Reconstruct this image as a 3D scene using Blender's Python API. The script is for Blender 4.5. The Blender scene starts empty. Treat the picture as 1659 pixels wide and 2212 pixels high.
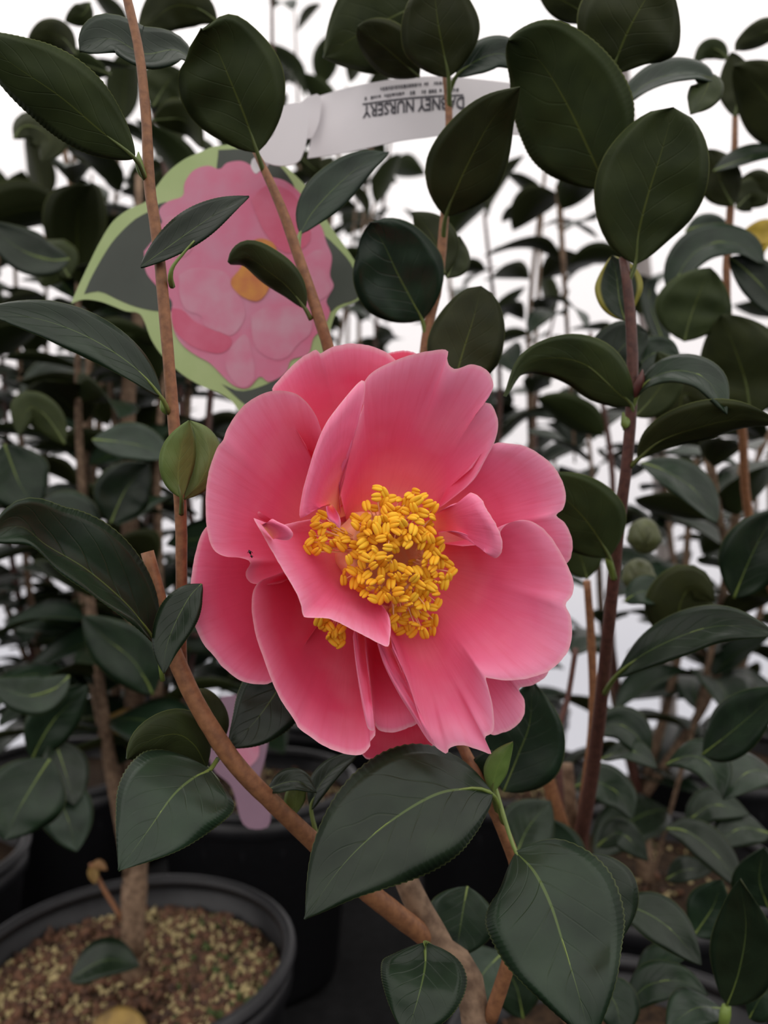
import bpy, math, random
from mathutils import Vector, Matrix, Quaternion, noise

# ------------------------------------------------------------------ camera, sky, exposure
SC = bpy.context.scene
H = 0.60                       # camera height above the nursery floor
F = 1664.0                     # focal length in pixels of the 1659 x 2212 frame
CX, CY = 829.5, 1106.0
D0 = 0.23                      # distance of the bloom
cam_d = bpy.data.cameras.new('camera'); cam = bpy.data.objects.new('camera', cam_d)
SC.collection.objects.link(cam)
cam.location = (0, 0, H); cam.rotation_euler = (math.pi / 2, 0, 0)
cam_d.sensor_fit = 'HORIZONTAL'; cam_d.sensor_width = 36.0; cam_d.lens = 36.0 * F / 1659.0
cam_d.clip_start = 0.01; cam_d.clip_end = 50
cam_d.dof.use_dof = True; cam_d.dof.focus_distance = 0.222
cam_d.dof.aperture_fstop = cam_d.lens / 2.5      # a 2.5 mm wide phone lens
SC.camera = cam

W = bpy.data.worlds.new('overcast_sky'); SC.world = W; W.use_nodes = True
nt = W.node_tree; nt.nodes.clear()
wo = nt.nodes.new('ShaderNodeOutputWorld'); bg = nt.nodes.new('ShaderNodeBackground')
tc = nt.nodes.new('ShaderNodeTexCoord'); sx = nt.nodes.new('ShaderNodeSeparateXYZ')
mr = nt.nodes.new('ShaderNodeMapRange'); cr = nt.nodes.new('ShaderNodeValToRGB')
nt.links.new(tc.outputs['Generated'], sx.inputs[0]); nt.links.new(sx.outputs['Z'], mr.inputs[0])
mr.inputs[1].default_value = -0.3; mr.inputs[2].default_value = 1.0
nt.links.new(mr.outputs[0], cr.inputs[0]); nt.links.new(cr.outputs[0], bg.inputs[0]); nt.links.new(bg.outputs[0], wo.inputs[0])
cr.color_ramp.elements[0].color = (0.42, 0.42, 0.46, 1); cr.color_ramp.elements[0].position = 0.1
cr.color_ramp.elements[1].color = (1.35, 1.29, 1.25, 1); cr.color_ramp.elements[1].position = 1.0
e = cr.color_ramp.elements.new(0.34); e.color = (0.72, 0.675, 0.67, 1)
bg.inputs[1].default_value = 1.35
SC.view_settings.view_transform = 'Standard'; SC.view_settings.look = 'None'
SC.view_settings.exposure = 0.0; SC.view_settings.gamma = 1.0; SC.view_settings.use_curve_mapping = False

rnd = random.Random(7)
COL = SC.collection

# ------------------------------------------------------------------ helpers
def P(px, py, d):
    return Vector(((px - CX) / F * d, d, H - (py - CY) / F * d))

def lin(r, g, b):
    f = lambda c: ((c / 255 + 0.055) / 1.055) ** 2.4 if c > 10 else c / 255 / 12.92
    return (f(r), f(g), f(b), 1)

def thing(name, loc, label, cat, group=None):
    o = bpy.data.objects.new(name, None); COL.objects.link(o)
    o.empty_display_size = 0.02; o.location = loc
    o['label'] = label; o['category'] = cat
    if group: o['group'] = group
    return o

def tag(o, label, cat, group=None):
    o['label'] = label; o['category'] = cat
    if group: o['group'] = group
    return o

def origin(parent):
    v = Vector((0, 0, 0))
    while parent is not None:
        v = v + parent.location; parent = parent.parent
    return v

def mesh_obj(name, verts, faces, mats, parent=None, fmats=None, uvs=None, smooth=True, loc=None):
    """verts in world space; the object sits at its parent's origin (or at loc)"""
    org = origin(parent) if parent is not None else (loc if loc is not None else Vector((0, 0, 0)))
    me = bpy.data.meshes.new(name)
    me.from_pydata([tuple(Vector(v) - org) for v in verts], [], faces)
    for m in (mats if isinstance(mats, (list, tuple)) else [mats]): me.materials.append(m)
    if fmats: me.polygons.foreach_set('material_index', fmats)
    if uvs:
        uv = me.uv_layers.new(name='UVMap'); flat = []
        for l in me.loops: flat.extend(uvs[l.vertex_index])
        uv.data.foreach_set('uv', flat)
    me.polygons.foreach_set('use_smooth', [smooth] * len(me.polygons)); me.update()
    o = bpy.data.objects.new(name, me); COL.objects.link(o)
    if parent is not None: o.parent = parent
    elif loc is not None: o.location = loc
    return o

def catmull(pts, n):
    """n samples, even in length, along a smooth line through pts (tuples or Vectors)"""
    pts = [tuple(p) for p in pts]; k = len(pts[0])
    if len(pts) == 2: dense = [tuple(pts[0][j] + (pts[1][j] - pts[0][j]) * i / 20 for j in range(k)) for i in range(21)]
    else:
        q = [tuple(2 * pts[0][j] - pts[1][j] for j in range(k))] + pts + [tuple(2 * pts[-1][j] - pts[-2][j] for j in range(k))]
        dense = []
        for i in range(1, len(q) - 2):
            a, b, c, d = q[i - 1], q[i], q[i + 1], q[i + 2]
            for s in range(12):
                t = s / 12
                dense.append(tuple(0.5 * (2 * b[j] + (c[j] - a[j]) * t + (2 * a[j] - 5 * b[j] + 4 * c[j] - d[j]) * t * t
                                          + (3 * b[j] - a[j] - 3 * c[j] + d[j]) * t ** 3) for j in range(k)))
        dense.append(pts[-1])
    L = [0]
    for i in range(1, len(dense)): L.append(L[-1] + math.dist(dense[i][:3], dense[i - 1][:3]))
    out = []; j = 0
    for i in range(n):
        x = L[-1] * i / (n - 1)
        while j < len(L) - 2 and L[j + 1] < x: j += 1
        f = 0 if L[j + 1] == L[j] else min(1, max(0, (x - L[j]) / (L[j + 1] - L[j])))
        out.append(tuple(dense[j][m] + (dense[j + 1][m] - dense[j][m]) * f for m in range(k)))
    return out

def tube_geo(pts, radii, n=24, sides=8, wob=0.0, cap=True):
    q = [tuple(p) + (r,) for p, r in zip(pts, radii)]
    q = catmull(q, n)
    vs, fs, uv = [], [], []
    up = Vector((0.3, 0.9, 0.2))
    for i, p in enumerate(q):
        a = Vector(q[max(0, i - 1)][:3]); b = Vector(q[min(n - 1, i + 1)][:3])
        T = (b - a).normalized(); X = T.cross(up)
        if X.length < 1e-4: X = T.cross(Vector((1, 0, 0)))
        X.normalize(); Y = T.cross(X)
        for s in range(sides):
            t = 2 * math.pi * s / sides
            r = p[3]
            if wob: r *= 1 + wob * noise.noise(Vector((i * 0.9, math.cos(t) * 1.3 + r * 900, math.sin(t) * 1.3)))
            vs.append(Vector(p[:3]) + X * math.cos(t) * r + Y * math.sin(t) * r); uv.append((s / sides, i / (n - 1)))
    for i in range(n - 1):
        for s in range(sides):
            fs.append((i * sides + s, i * sides + (s + 1) % sides, (i + 1) * sides + (s + 1) % sides, (i + 1) * sides + s))
    if cap:
        fs.append(tuple(range(sides - 1, -1, -1))); fs.append(tuple((n - 1) * sides + s for s in range(sides)))
    return vs, fs, uv

def tube_px(name, pts, mat, parent, n=30, sides=10, wob=0.12):
    """pts: (px, py, distance, radius in px)"""
    vs, fs, uv = tube_geo([P(a, b, c) for a, b, c, r in pts], [r * c / F for a, b, c, r in pts], n, sides, wob)
    return mesh_obj(name, vs, fs, mat, parent, uvs=uv)

# ------------------------------------------------------------------ materials
def new_mat(name):
    m = bpy.data.materials.new(name); m.use_nodes = True
    return m, m.node_tree, m.node_tree.nodes['Principled BSDF']

def N(nt, t, **kw):
    n = nt.nodes.new(t)
    for k, v in kw.items(): setattr(n, k, v)
    return n

def mathn(nt, op, a, b=None, clamp=False):
    n = N(nt, 'ShaderNodeMath', operation=op); n.use_clamp = clamp
    for i, v in enumerate((a, b)):
        if v is None: continue
        if isinstance(v, (int, float)): n.inputs[i].default_value = v
        else: nt.links.new(v, n.inputs[i])
    return n.outputs[0]

def mixc(nt, fac, a, b):
    n = N(nt, 'ShaderNodeMix', data_type='RGBA')
    for i, v in ((0, fac), (6, a), (7, b)):
        if isinstance(v, (int, float)): n.inputs[i].default_value = v
        elif isinstance(v, tuple): n.inputs[i].default_value = v
        else: nt.links.new(v, n.inputs[i])
    return n.outputs[2]

def noise_tex(nt, scale, detail=3, vec=None, rough=0.5):
    n = N(nt, 'ShaderNodeTexNoise'); n.inputs['Scale'].default_value = scale; n.inputs['Detail'].default_value = detail
    n.inputs['Roughness'].default_value = rough
    if vec is not None: nt.links.new(vec, n.inputs['Vector'])
    return n.outputs['Fac']

def simple(name, col, rough=0.5, var=0.0, scale=200, bump=0.0, spec=0.5, col2=None):
    m, nt, b = new_mat(name)
    b.inputs['Roughness'].default_value = rough; b.inputs['Specular IOR Level'].default_value = spec
    tcn = N(nt, 'ShaderNodeTexCoord')
    f = noise_tex(nt, scale, 4, tcn.outputs['Object'])
    f2 = mathn(nt, 'MULTIPLY', mathn(nt, 'SUBTRACT', f, 0.35, True), 3.2, True)
    c2 = col2 if col2 else tuple(min(1, c * (1 - var)) for c in col[:3]) + (1,)
    nt.links.new(mixc(nt, f2, col, c2), b.inputs['Base Color'])
    if bump:
        bp = N(nt, 'ShaderNodeBump'); bp.inputs['Strength'].default_value = bump; bp.inputs['Distance'].default_value = 0.0005
        nt.links.new(f, bp.inputs['Height']); nt.links.new(bp.outputs[0], b.inputs['Normal'])
    return m

def leaf_mat(name, base, dark, vein, rough, rim, trans=0.0, veinw=0.012, spec=0.5, margin=None):
    m, nt, b = new_mat(name)
    uv = N(nt, 'ShaderNodeUVMap'); sp = N(nt, 'ShaderNodeSeparateXYZ'); nt.links.new(uv.outputs[0], sp.inputs[0])
    oi = N(nt, 'ShaderNodeObjectInfo'); tcn = N(nt, 'ShaderNodeTexCoord')
    a = mathn(nt, 'ABSOLUTE', mathn(nt, 'SUBTRACT', sp.outputs['X'], 0.5))           # 0 midrib .. 0.5 margin
    nz = noise_tex(nt, 90, 4, tcn.outputs['Object'])
    c = mixc(nt, mathn(nt, 'MULTIPLY', mathn(nt, 'SUBTRACT', nz, 0.3, True), 2.2, True), dark, base)
    hs = N(nt, 'ShaderNodeHueSaturation'); nt.links.new(c, hs.inputs['Color'])
    nt.links.new(mathn(nt, 'ADD', mathn(nt, 'MULTIPLY', oi.outputs['Random'], 0.5), 0.75), hs.inputs['Value'])
    nt.links.new(mathn(nt, 'ADD', mathn(nt, 'MULTIPLY', oi.outputs['Random'], 0.04), 0.48), hs.inputs['Hue'])
    c = hs.outputs[0]
    wob = noise_tex(nt, 30, 2, tcn.outputs['Object'])
    if margin:
        mm = mathn(nt, 'MULTIPLY', mathn(nt, 'SUBTRACT', mathn(nt, 'ADD', a, mathn(nt, 'MULTIPLY', wob, 0.1)), 0.40, True), 18, True)
        c = mixc(nt, mm, c, margin)
    # side veins: arcs that leave the midrib and bend to the tip
    ph = mathn(nt, 'ADD', mathn(nt, 'SUBTRACT', mathn(nt, 'MULTIPLY', sp.outputs['Y'], 7.0), mathn(nt, 'MULTIPLY', a, 5.0)), mathn(nt, 'MULTIPLY', wob, 2.2))
    tri = mathn(nt, 'ABSOLUTE', mathn(nt, 'SUBTRACT', mathn(nt, 'FRACT', ph), 0.5))
    sv = mathn(nt, 'SUBTRACT', 1.0, mathn(nt, 'MULTIPLY', tri, 16.0), True)
    sv = mathn(nt, 'MULTIPLY', sv, mathn(nt, 'SUBTRACT', 1.0, mathn(nt, 'MULTIPLY', a, 2.1), True))
    c = mixc(nt, mathn(nt, 'MULTIPLY', sv, 0.05), c, vein)
    taper = mathn(nt, 'MULTIPLY', mathn(nt, 'SUBTRACT', 1.12, sp.outputs['Y']), veinw * 1.5)
    mid = mathn(nt, 'MULTIPLY', mathn(nt, 'SUBTRACT', taper, a), 140.0, True)
    c = mixc(nt, mathn(nt, 'MULTIPLY', mid, 0.7), c, vein)
    rm = mathn(nt, 'MULTIPLY', mathn(nt, 'SUBTRACT', a, 0.485), 90.0, True)
    c = mixc(nt, mathn(nt, 'MULTIPLY', rm, 0.6), c, rim)
    nt.links.new(c, b.inputs['Base Color'])
    b.inputs['Roughness'].default_value = rough; b.inputs['Specular IOR Level'].default_value = spec
    bp = N(nt, 'ShaderNodeBump'); bp.inputs['Strength'].default_value = 0.35; bp.inputs['Distance'].default_value = 0.0012
    hgt = mathn(nt, 'ADD', mathn(nt, 'MULTIPLY', sv, -0.35), mathn(nt, 'MULTIPLY', nz, 0.5))
    nt.links.new(hgt, bp.inputs['Height']); nt.links.new(bp.outputs[0], b.inputs['Normal'])
    if trans:
        tr = N(nt, 'ShaderNodeBsdfTranslucent'); mx = N(nt, 'ShaderNodeMixShader'); mx.inputs[0].default_value = trans
        nt.links.new(mixc(nt, 0.5, c, lin(90, 120, 30)), tr.inputs[0])
        out = nt.nodes['Material Output']
        nt.links.new(b.outputs[0], mx.inputs[1]); nt.links.new(tr.outputs[0], mx.inputs[2]); nt.links.new(mx.outputs[0], out.inputs[0])
    return m

M = {}
M['leaf_up'] = leaf_mat('leaf_upper_face', lin(34, 51, 33), lin(22, 36, 23), lin(86, 104, 54), 0.34, lin(96, 106, 62), spec=0.3)
M['leaf_un'] = leaf_mat('leaf_under_face', lin(58, 66, 34), lin(46, 54, 29), lin(92, 102, 46), 0.5, lin(112, 120, 66), trans=0.10, spec=0.2)
M['young_un'] = leaf_mat('young_leaf_under_face', lin(112, 134, 66), lin(92, 114, 54), lin(130, 150, 75), 0.45, lin(130, 145, 80), trans=0.15)
M['yellow'] = leaf_mat('yellow_leaf', lin(205, 175, 50), lin(170, 140, 40), lin(220, 190, 80), 0.5, lin(150, 120, 50), trans=0.2)
M['brown'] = leaf_mat('dry_leaf', lin(150, 115, 62), lin(105, 76, 42), lin(170, 140, 90), 0.6, lin(120, 90, 50), trans=0.1)
M['varieg'] = leaf_mat('variegated_leaf', lin(40, 62, 38), lin(30, 50, 30), lin(130, 150, 80), 0.4, lin(170, 165, 80), margin=lin(165, 160, 70))
M['rib'] = simple('midrib_green', lin(108, 126, 58), 0.45, 0.15, 300)
M['rib_dark'] = simple('midrib_dull_green', lin(92, 106, 52), 0.45, 0.15, 300)
M['young'] = simple('young_shoot_green', lin(120, 142, 66), 0.42, 0.2, 200)
M['bark'] = simple('smooth_brown_bark', lin(150, 104, 70), 0.55, 0.0, 420, 0.25, 0.4, col2=lin(122, 82, 56))
M['bark_red'] = simple('reddish_young_bark', lin(98, 64, 54), 0.5, 0.0, 420, 0.25, 0.4, col2=lin(76, 48, 42))
M['bark_grey'] = simple('greyish_brown_bark', lin(140, 116, 94), 0.7, 0.0, 200, 0.45, 0.3, col2=lin(96, 76, 60))
M['bud_green'] = simple('olive_bud_scale', lin(84, 90, 52), 0.5, 0.3, 200)
M['bud'] = simple('dark_red_bud_scale', lin(92, 50, 44), 0.5, 0.3, 300)
M['pot'] = simple('black_plastic', lin(30, 30, 33), 0.42, 0.25, 120)
M['soil'] = simple('bark_mulch_soil', lin(78, 60, 44), 0.9, 0.0, 180, 0.8, 0.2, col2=lin(38, 30, 24))
M['gran'] = simple('pale_fertiliser_grain', lin(200, 182, 132), 0.7, 0.25, 300, 0.0)
M['chip'] = simple('bark_chip', lin(120, 84, 62), 0.85, 0.0, 120, 0.4, col2=lin(62, 44, 36))
M['moss'] = simple('moss', lin(74, 92, 46), 0.9, 0.4, 150)
M['ground'] = simple('black_weed_cloth', lin(34, 34, 35), 0.8, 0.4, 60, 0.4, 0.2)
M['steel'] = simple('galvanised_steel', lin(150, 142, 138), 0.45, 0.2, 20)
M['paper'] = simple('white_label_plastic', lin(226, 222, 224), 0.45, 0.05, 30)
M['ink'] = simple('dark_ink', lin(62, 60, 68), 0.6, 0.2, 200)
M['tag_green'] = simple('tag_pale_green', lin(158, 180, 116), 0.4, 0.0, 25, col2=lin(176, 194, 136))
M['tag_dark'] = simple('tag_dark_green', lin(64, 72, 62), 0.35, 0.0, 22, col2=lin(50, 58, 48))
M['tag_pink'] = simple('tag_pink', lin(208, 106, 138), 0.4, 0.0, 50, col2=lin(202, 134, 158))
M['tag_rose'] = simple('tag_rose', lin(200, 80, 112), 0.4, 0.0, 60, col2=lin(206, 104, 132))
M['tag_pale'] = simple('tag_pale_pink', lin(206, 118, 146), 0.4, 0.0, 70, col2=lin(204, 148, 166))
M['tag_yellow'] = simple('tag_orange', lin(206, 138, 58), 0.4, 0.0, 150, col2=lin(190, 110, 60))
M['mauve'] = simple('mauve_card', lin(150, 120, 138), 0.5, 0.15, 30)
M['black'] = simple('black_shell', lin(18, 12, 12), 0.4, 0.2, 500)
M['filament'] = simple('peach_filament', lin(246, 196, 150), 0.5, 0.0, 250, col2=lin(250, 176, 120))
M['column'] = simple('peach_stamen_tube', lin(248, 190, 150), 0.5, 0.0, 250, col2=lin(250, 172, 128))

def petal_mat(name, ramp):
    m, nt, b = new_mat(name)
    uv = N(nt, 'ShaderNodeUVMap'); sp = N(nt, 'ShaderNodeSeparateXYZ'); nt.links.new(uv.outputs[0], sp.inputs[0])
    r = N(nt, 'ShaderNodeValToRGB'); nt.links.new(sp.outputs['Y'], r.inputs[0])
    el = r.color_ramp.elements
    el[0].position = 0.0; el[0].color = lin(250, 160, 120)
    el[1].position = 1.0; el[1].color = lin(252, 186, 202)
    for p, c in ramp:
        x = el.new(p); x.color = c
    mp = N(nt, 'ShaderNodeMapping'); nt.links.new(uv.outputs[0], mp.inputs[0]); mp.inputs['Scale'].default_value = (60, 3, 1)
    st = noise_tex(nt, 1.0, 3, mp.outputs[0], 0.6)
    c = mixc(nt, mathn(nt, 'MULTIPLY', mathn(nt, 'SUBTRACT', st, 0.45, True), 0.9, True), r.outputs[0], lin(232, 76, 108))
    tcn = N(nt, 'ShaderNodeTexCoord')
    bl = noise_tex(nt, 45, 3, tcn.outputs['Object'])
    c = mixc(nt, mathn(nt, 'MULTIPLY', mathn(nt, 'SUBTRACT', bl, 0.5, True), 0.8, True), c, lin(254, 176, 192))
    nt.links.new(c, b.inputs['Base Color']); b.inputs['Roughness'].default_value = 0.55
    b.inputs['Specular IOR Level'].default_value = 0.25
    b.inputs['Sheen Weight'].default_value = 0.08
    bp = N(nt, 'ShaderNodeBump'); bp.inputs['Strength'].default_value = 0.18; bp.inputs['Distance'].default_value = 0.0006
    nt.links.new(st, bp.inputs['Height']); nt.links.new(bp.outputs[0], b.inputs['Normal'])
    tr = N(nt, 'ShaderNodeBsdfTranslucent'); nt.links.new(c, tr.inputs[0])
    mx = N(nt, 'ShaderNodeMixShader'); mx.inputs[0].default_value = 0.24
    out = nt.nodes['Material Output']
    nt.links.new(b.outputs[0], mx.inputs[1]); nt.links.new(tr.outputs[0], mx.inputs[2]); nt.links.new(mx.outputs[0], out.inputs[0])
    return m
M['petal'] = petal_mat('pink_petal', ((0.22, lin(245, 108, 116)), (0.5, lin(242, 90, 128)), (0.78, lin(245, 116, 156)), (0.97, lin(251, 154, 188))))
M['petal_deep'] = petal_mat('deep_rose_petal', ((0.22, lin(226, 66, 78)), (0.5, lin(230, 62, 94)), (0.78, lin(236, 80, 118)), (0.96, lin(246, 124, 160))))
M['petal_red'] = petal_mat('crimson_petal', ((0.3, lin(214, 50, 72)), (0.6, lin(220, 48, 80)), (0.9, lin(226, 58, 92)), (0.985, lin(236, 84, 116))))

def anther_mat():
    m, nt, b = new_mat('yellow_anther')
    oi = N(nt, 'ShaderNodeObjectInfo'); tcn = N(nt, 'ShaderNodeTexCoord')
    nz = noise_tex(nt, 900, 2, tcn.outputs['Object'])
    c = mixc(nt, oi.outputs['Random'], lin(252, 194, 46), lin(246, 172, 28))
    c = mixc(nt, mathn(nt, 'MULTIPLY', nz, 0.4), c, lin(252, 206, 80))
    nt.links.new(c, b.inputs['Base Color']); b.inputs['Roughness'].default_value = 0.6; b.inputs['Specular IOR Level'].default_value = 0.2
    b.inputs['Subsurface Weight'].default_value = 0.25; b.inputs['Subsurface Radius'].default_value = (0.001, 0.0006, 0.0002)
    b.inputs['Subsurface Scale'].default_value = 1.0
    return m
M['anther'] = anther_mat()

def film_mat():
    m, nt, b = new_mat('greenhouse_film')
    out = nt.nodes['Material Output']
    tp = N(nt, 'ShaderNodeBsdfTransparent'); tl = N(nt, 'ShaderNodeBsdfTranslucent'); mx = N(nt, 'ShaderNodeMixShader')
    tp.inputs[0].default_value = (0.99, 0.985, 0.985, 1); tl.inputs[0].default_value = (0.97, 0.96, 0.96, 1)
    mx.inputs[0].default_value = 0.25
    nt.links.new(tp.outputs[0], mx.inputs[1]); nt.links.new(tl.outputs[0], mx.inputs[2]); nt.links.new(mx.outputs[0], out.inputs[0])
    return m
M['film'] = film_mat()

# ------------------------------------------------------------------ the setting
o = mesh_obj('floor', [(-4, -3, 0), (4, -3, 0), (4, 1.76, 0), (-4, 1.76, 0)], [(0, 1, 2, 3)], M['ground']); o['kind'] = 'structure'
vs, fs = [], []
NXF, NZF = 60, 24
for j in range(NZF + 1):
    z = 3.0 * j / NZF
    for i in range(NXF + 1):
        x = -4 + 8 * i / NXF
        vs.append((x, 1.76 - 0.10 * max(0, z - 0.8) ** 2 + 0.006 * noise.noise(Vector((x * 2, z * 1.5, 0))), z))
for j in range(NZF):
    for i in range(NXF): k = j * (NXF + 1) + i; fs.append((k, k + 1, k + NXF + 2, k + NXF + 1))
o = mesh_obj('wall_back', vs, fs, M['film']); o['kind'] = 'structure'

def post(pts, r, label):
    base = P(*pts[-1]); base.z = 0
    t = thing('greenhouse_post', base, label, 'post')
    line = [P(*p) for p in pts] + [base]
    vs, fs, uv = tube_geo(line, [r] * len(line), 30, 14); mesh_obj('pipe', vs, fs, M['steel'], t, uvs=uv)
    q = line[-2]; vs, fs, uv = tube_geo([q + Vector((0, 0, 0.02)), q - Vector((0, 0, 0.03))], [r * 1.25] * 2, 4, 14)
    mesh_obj('clamp', vs, fs, M['steel'], t, uvs=uv)
post([(1312, -120, 1.62), (1325, 0, 1.62), (1345, 185, 1.62), (1397, 660, 1.62), (1425, 1000, 1.62), (1443, 1450, 1.62)], 0.0168, 'grey steel greenhouse post bending up behind the right bush')

# ------------------------------------------------------------------ leaves
def leaf_geo(spine, hw, nrm, fold=0.12, nv=22, nu=9, serr=0.0, m=0.42, ex=0.85, twist=0.0, thick=0.00035, wave=0.0, seed=0, bulge=0.0):
    sp = [Vector(p) for p in catmull([tuple(p) for p in spine], nv)]
    vs, fs, fm, uv = [], [], [], []
    S = [-1 + 2 * i / (nu - 1) for i in range(nu)]
    up_i, lo_i = [], []
    Nn = nrm.normalized()
    for i, p in enumerate(sp):
        t = i / (nv - 1)
        T = (sp[min(nv - 1, i + 1)] - sp[max(0, i - 1)]).normalized()
        Nn = Nn - T * Nn.dot(T)
        Nn.normalize()
        Nt = Nn.copy()
        if twist: Nt.rotate(Quaternion(T, twist * t))
        B = T.cross(Nt)
        if t < m: w = math.sin(math.pi / 2 * (t / m)) ** 0.72
        else: w = max(0.0, math.cos(math.pi / 2 * ((t - m) / (1 - m)))) ** ex
        w = max(w, 0.012) * hw
        ru, rl = [], []
        for k, s in enumerate(S):
            lift = fold * (math.sqrt(s * s + 0.03) - 0.17) * w
            if wave: lift += wave * hw * s * s * math.sin(t * 9 + seed + (2 if s > 0 else 0))
            edge = (k == 0 or k == nu - 1)
            if bulge: lift += bulge * hw * 4 * abs(s) * (1 - abs(s)) * noise.noise(Vector((s * 1.6 + seed * 3.1, t * 4.5, 0.5))) * min(1, 5 * t)
            we = w
            if edge and serr and 0.1 < t < 0.985: we = w * (1 + serr * (0.6 - ((i % 3) / 2.0)))
            q = p + B * (s * we) + Nt * lift
            th = 0 if edge else thick
            vs.append(q + Nt * th); uv.append(((s + 1) / 2, t)); ru.append(len(vs) - 1)
            if edge: rl.append(len(vs) - 1)
            else: vs.append(q - Nt * th); uv.append(((s + 1) / 2, t)); rl.append(len(vs) - 1)
        up_i.append(ru); lo_i.append(rl)
    for i in range(nv - 1):
        for k in range(nu - 1):
            fs.append((up_i[i][k], up_i[i][k + 1], up_i[i + 1][k + 1], up_i[i + 1][k])); fm.append(0)
            fs.append((lo_i[i][k + 1], lo_i[i][k], lo_i[i + 1][k], lo_i[i + 1][k + 1])); fm.append(1)
    return vs, fs, fm, uv, sp

LN = [0]
def leaf(plant, pts, d0, d1, hw, roll=0, side='T', fold=0.15, bow=0.0, m=0.42, ex=0.85, serr=0.0, nv=26, twist=0.0,
         stem=None, mats=None, label=None, wave=0.0, name='leaf', rib=True):
    """pts: the midrib from base to tip in frame pixels, at distances d0 to d1; hw: half the blade's width in pixels"""
    LN[0] += 1
    n = len(pts); sp3 = []
    for i, (x, y) in enumerate(pts):
        t = i / (n - 1); d = d0 + (d1 - d0) * t + bow * 4 * t * (1 - t)
        sp3.append(P(x, y, d))
    mid = P(pts[n // 2][0], pts[n // 2][1], (d0 + d1) / 2)
    V = (Vector((0, 0, H)) - mid).normalized()
    T = (sp3[-1] - sp3[0]).normalized()
    N0 = (V - T * V.dot(T)).normalized(); cand = []
    for sg in (1, -1):
        q = N0.copy(); q.rotate(Quaternion(T, sg * math.radians(roll))); cand.append(q)
    Nv = max(cand, key=lambda q: q.z if side == 'T' else -q.z)      # upper faces look to the sky
    if side == 'U': Nv = -Nv
    if serr: nv = max(nv, 111)
    vs, fs, fm, uv, sp = leaf_geo(sp3, hw * (d0 + d1) / 2 / F, Nv, fold, nv, 9, serr, m, ex, twist, wave=wave or .02, seed=LN[0], bulge=.13)
    o = mesh_obj(name, vs, fs, mats or [M['leaf_up'], M['leaf_un']], plant, fm, uv)
    if label: o['label'] = label
    if rib:
        r0 = 3.2 * d0 / F
        line = [sp[0], sp[len(sp) // 5], sp[int(len(sp) * .4)], sp[int(len(sp) * 0.55)], sp[int(len(sp) * .72)]]
        rr = [r0, r0 * 0.7, r0 * 0.48, r0 * 0.3, r0 * 0.08]
        if stem: line = [P(*stem)] + line; rr = [r0 * 1.9] + [r0 * 1.5] + rr[1:]
        if side == 'T': line[-3:] = [sp[len(sp) // 2], sp[int(len(sp) * .68)], sp[int(len(sp) * .86)]]
        a, b, c = tube_geo(line, rr, 22, 6)
        mesh_obj('midrib', a, b, M['rib'] if side == 'T' else M['rib_dark'], o, uvs=c)
    return o

# ------------------------------------------------------------------ pots
POT_R, POT_H = 0.13, 0.25
def lathe(prof, n=48, ribs=0.0):
    vs, fs = [], []
    for r, z in prof:
        for s in range(n):
            a = 2 * math.pi * s / n
            q = r + (ribs if (s % 4 == 0 and 0.02 < z < POT_H - 0.035) else 0)
            vs.append((q * math.cos(a), q * math.sin(a), z))
    for i in range(len(prof) - 1):
        for s in range(n):
            fs.append((i * n + s, i * n + (s + 1) % n, (i + 1) * n + (s + 1) % n, (i + 1) * n + s))
    return vs, fs

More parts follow.
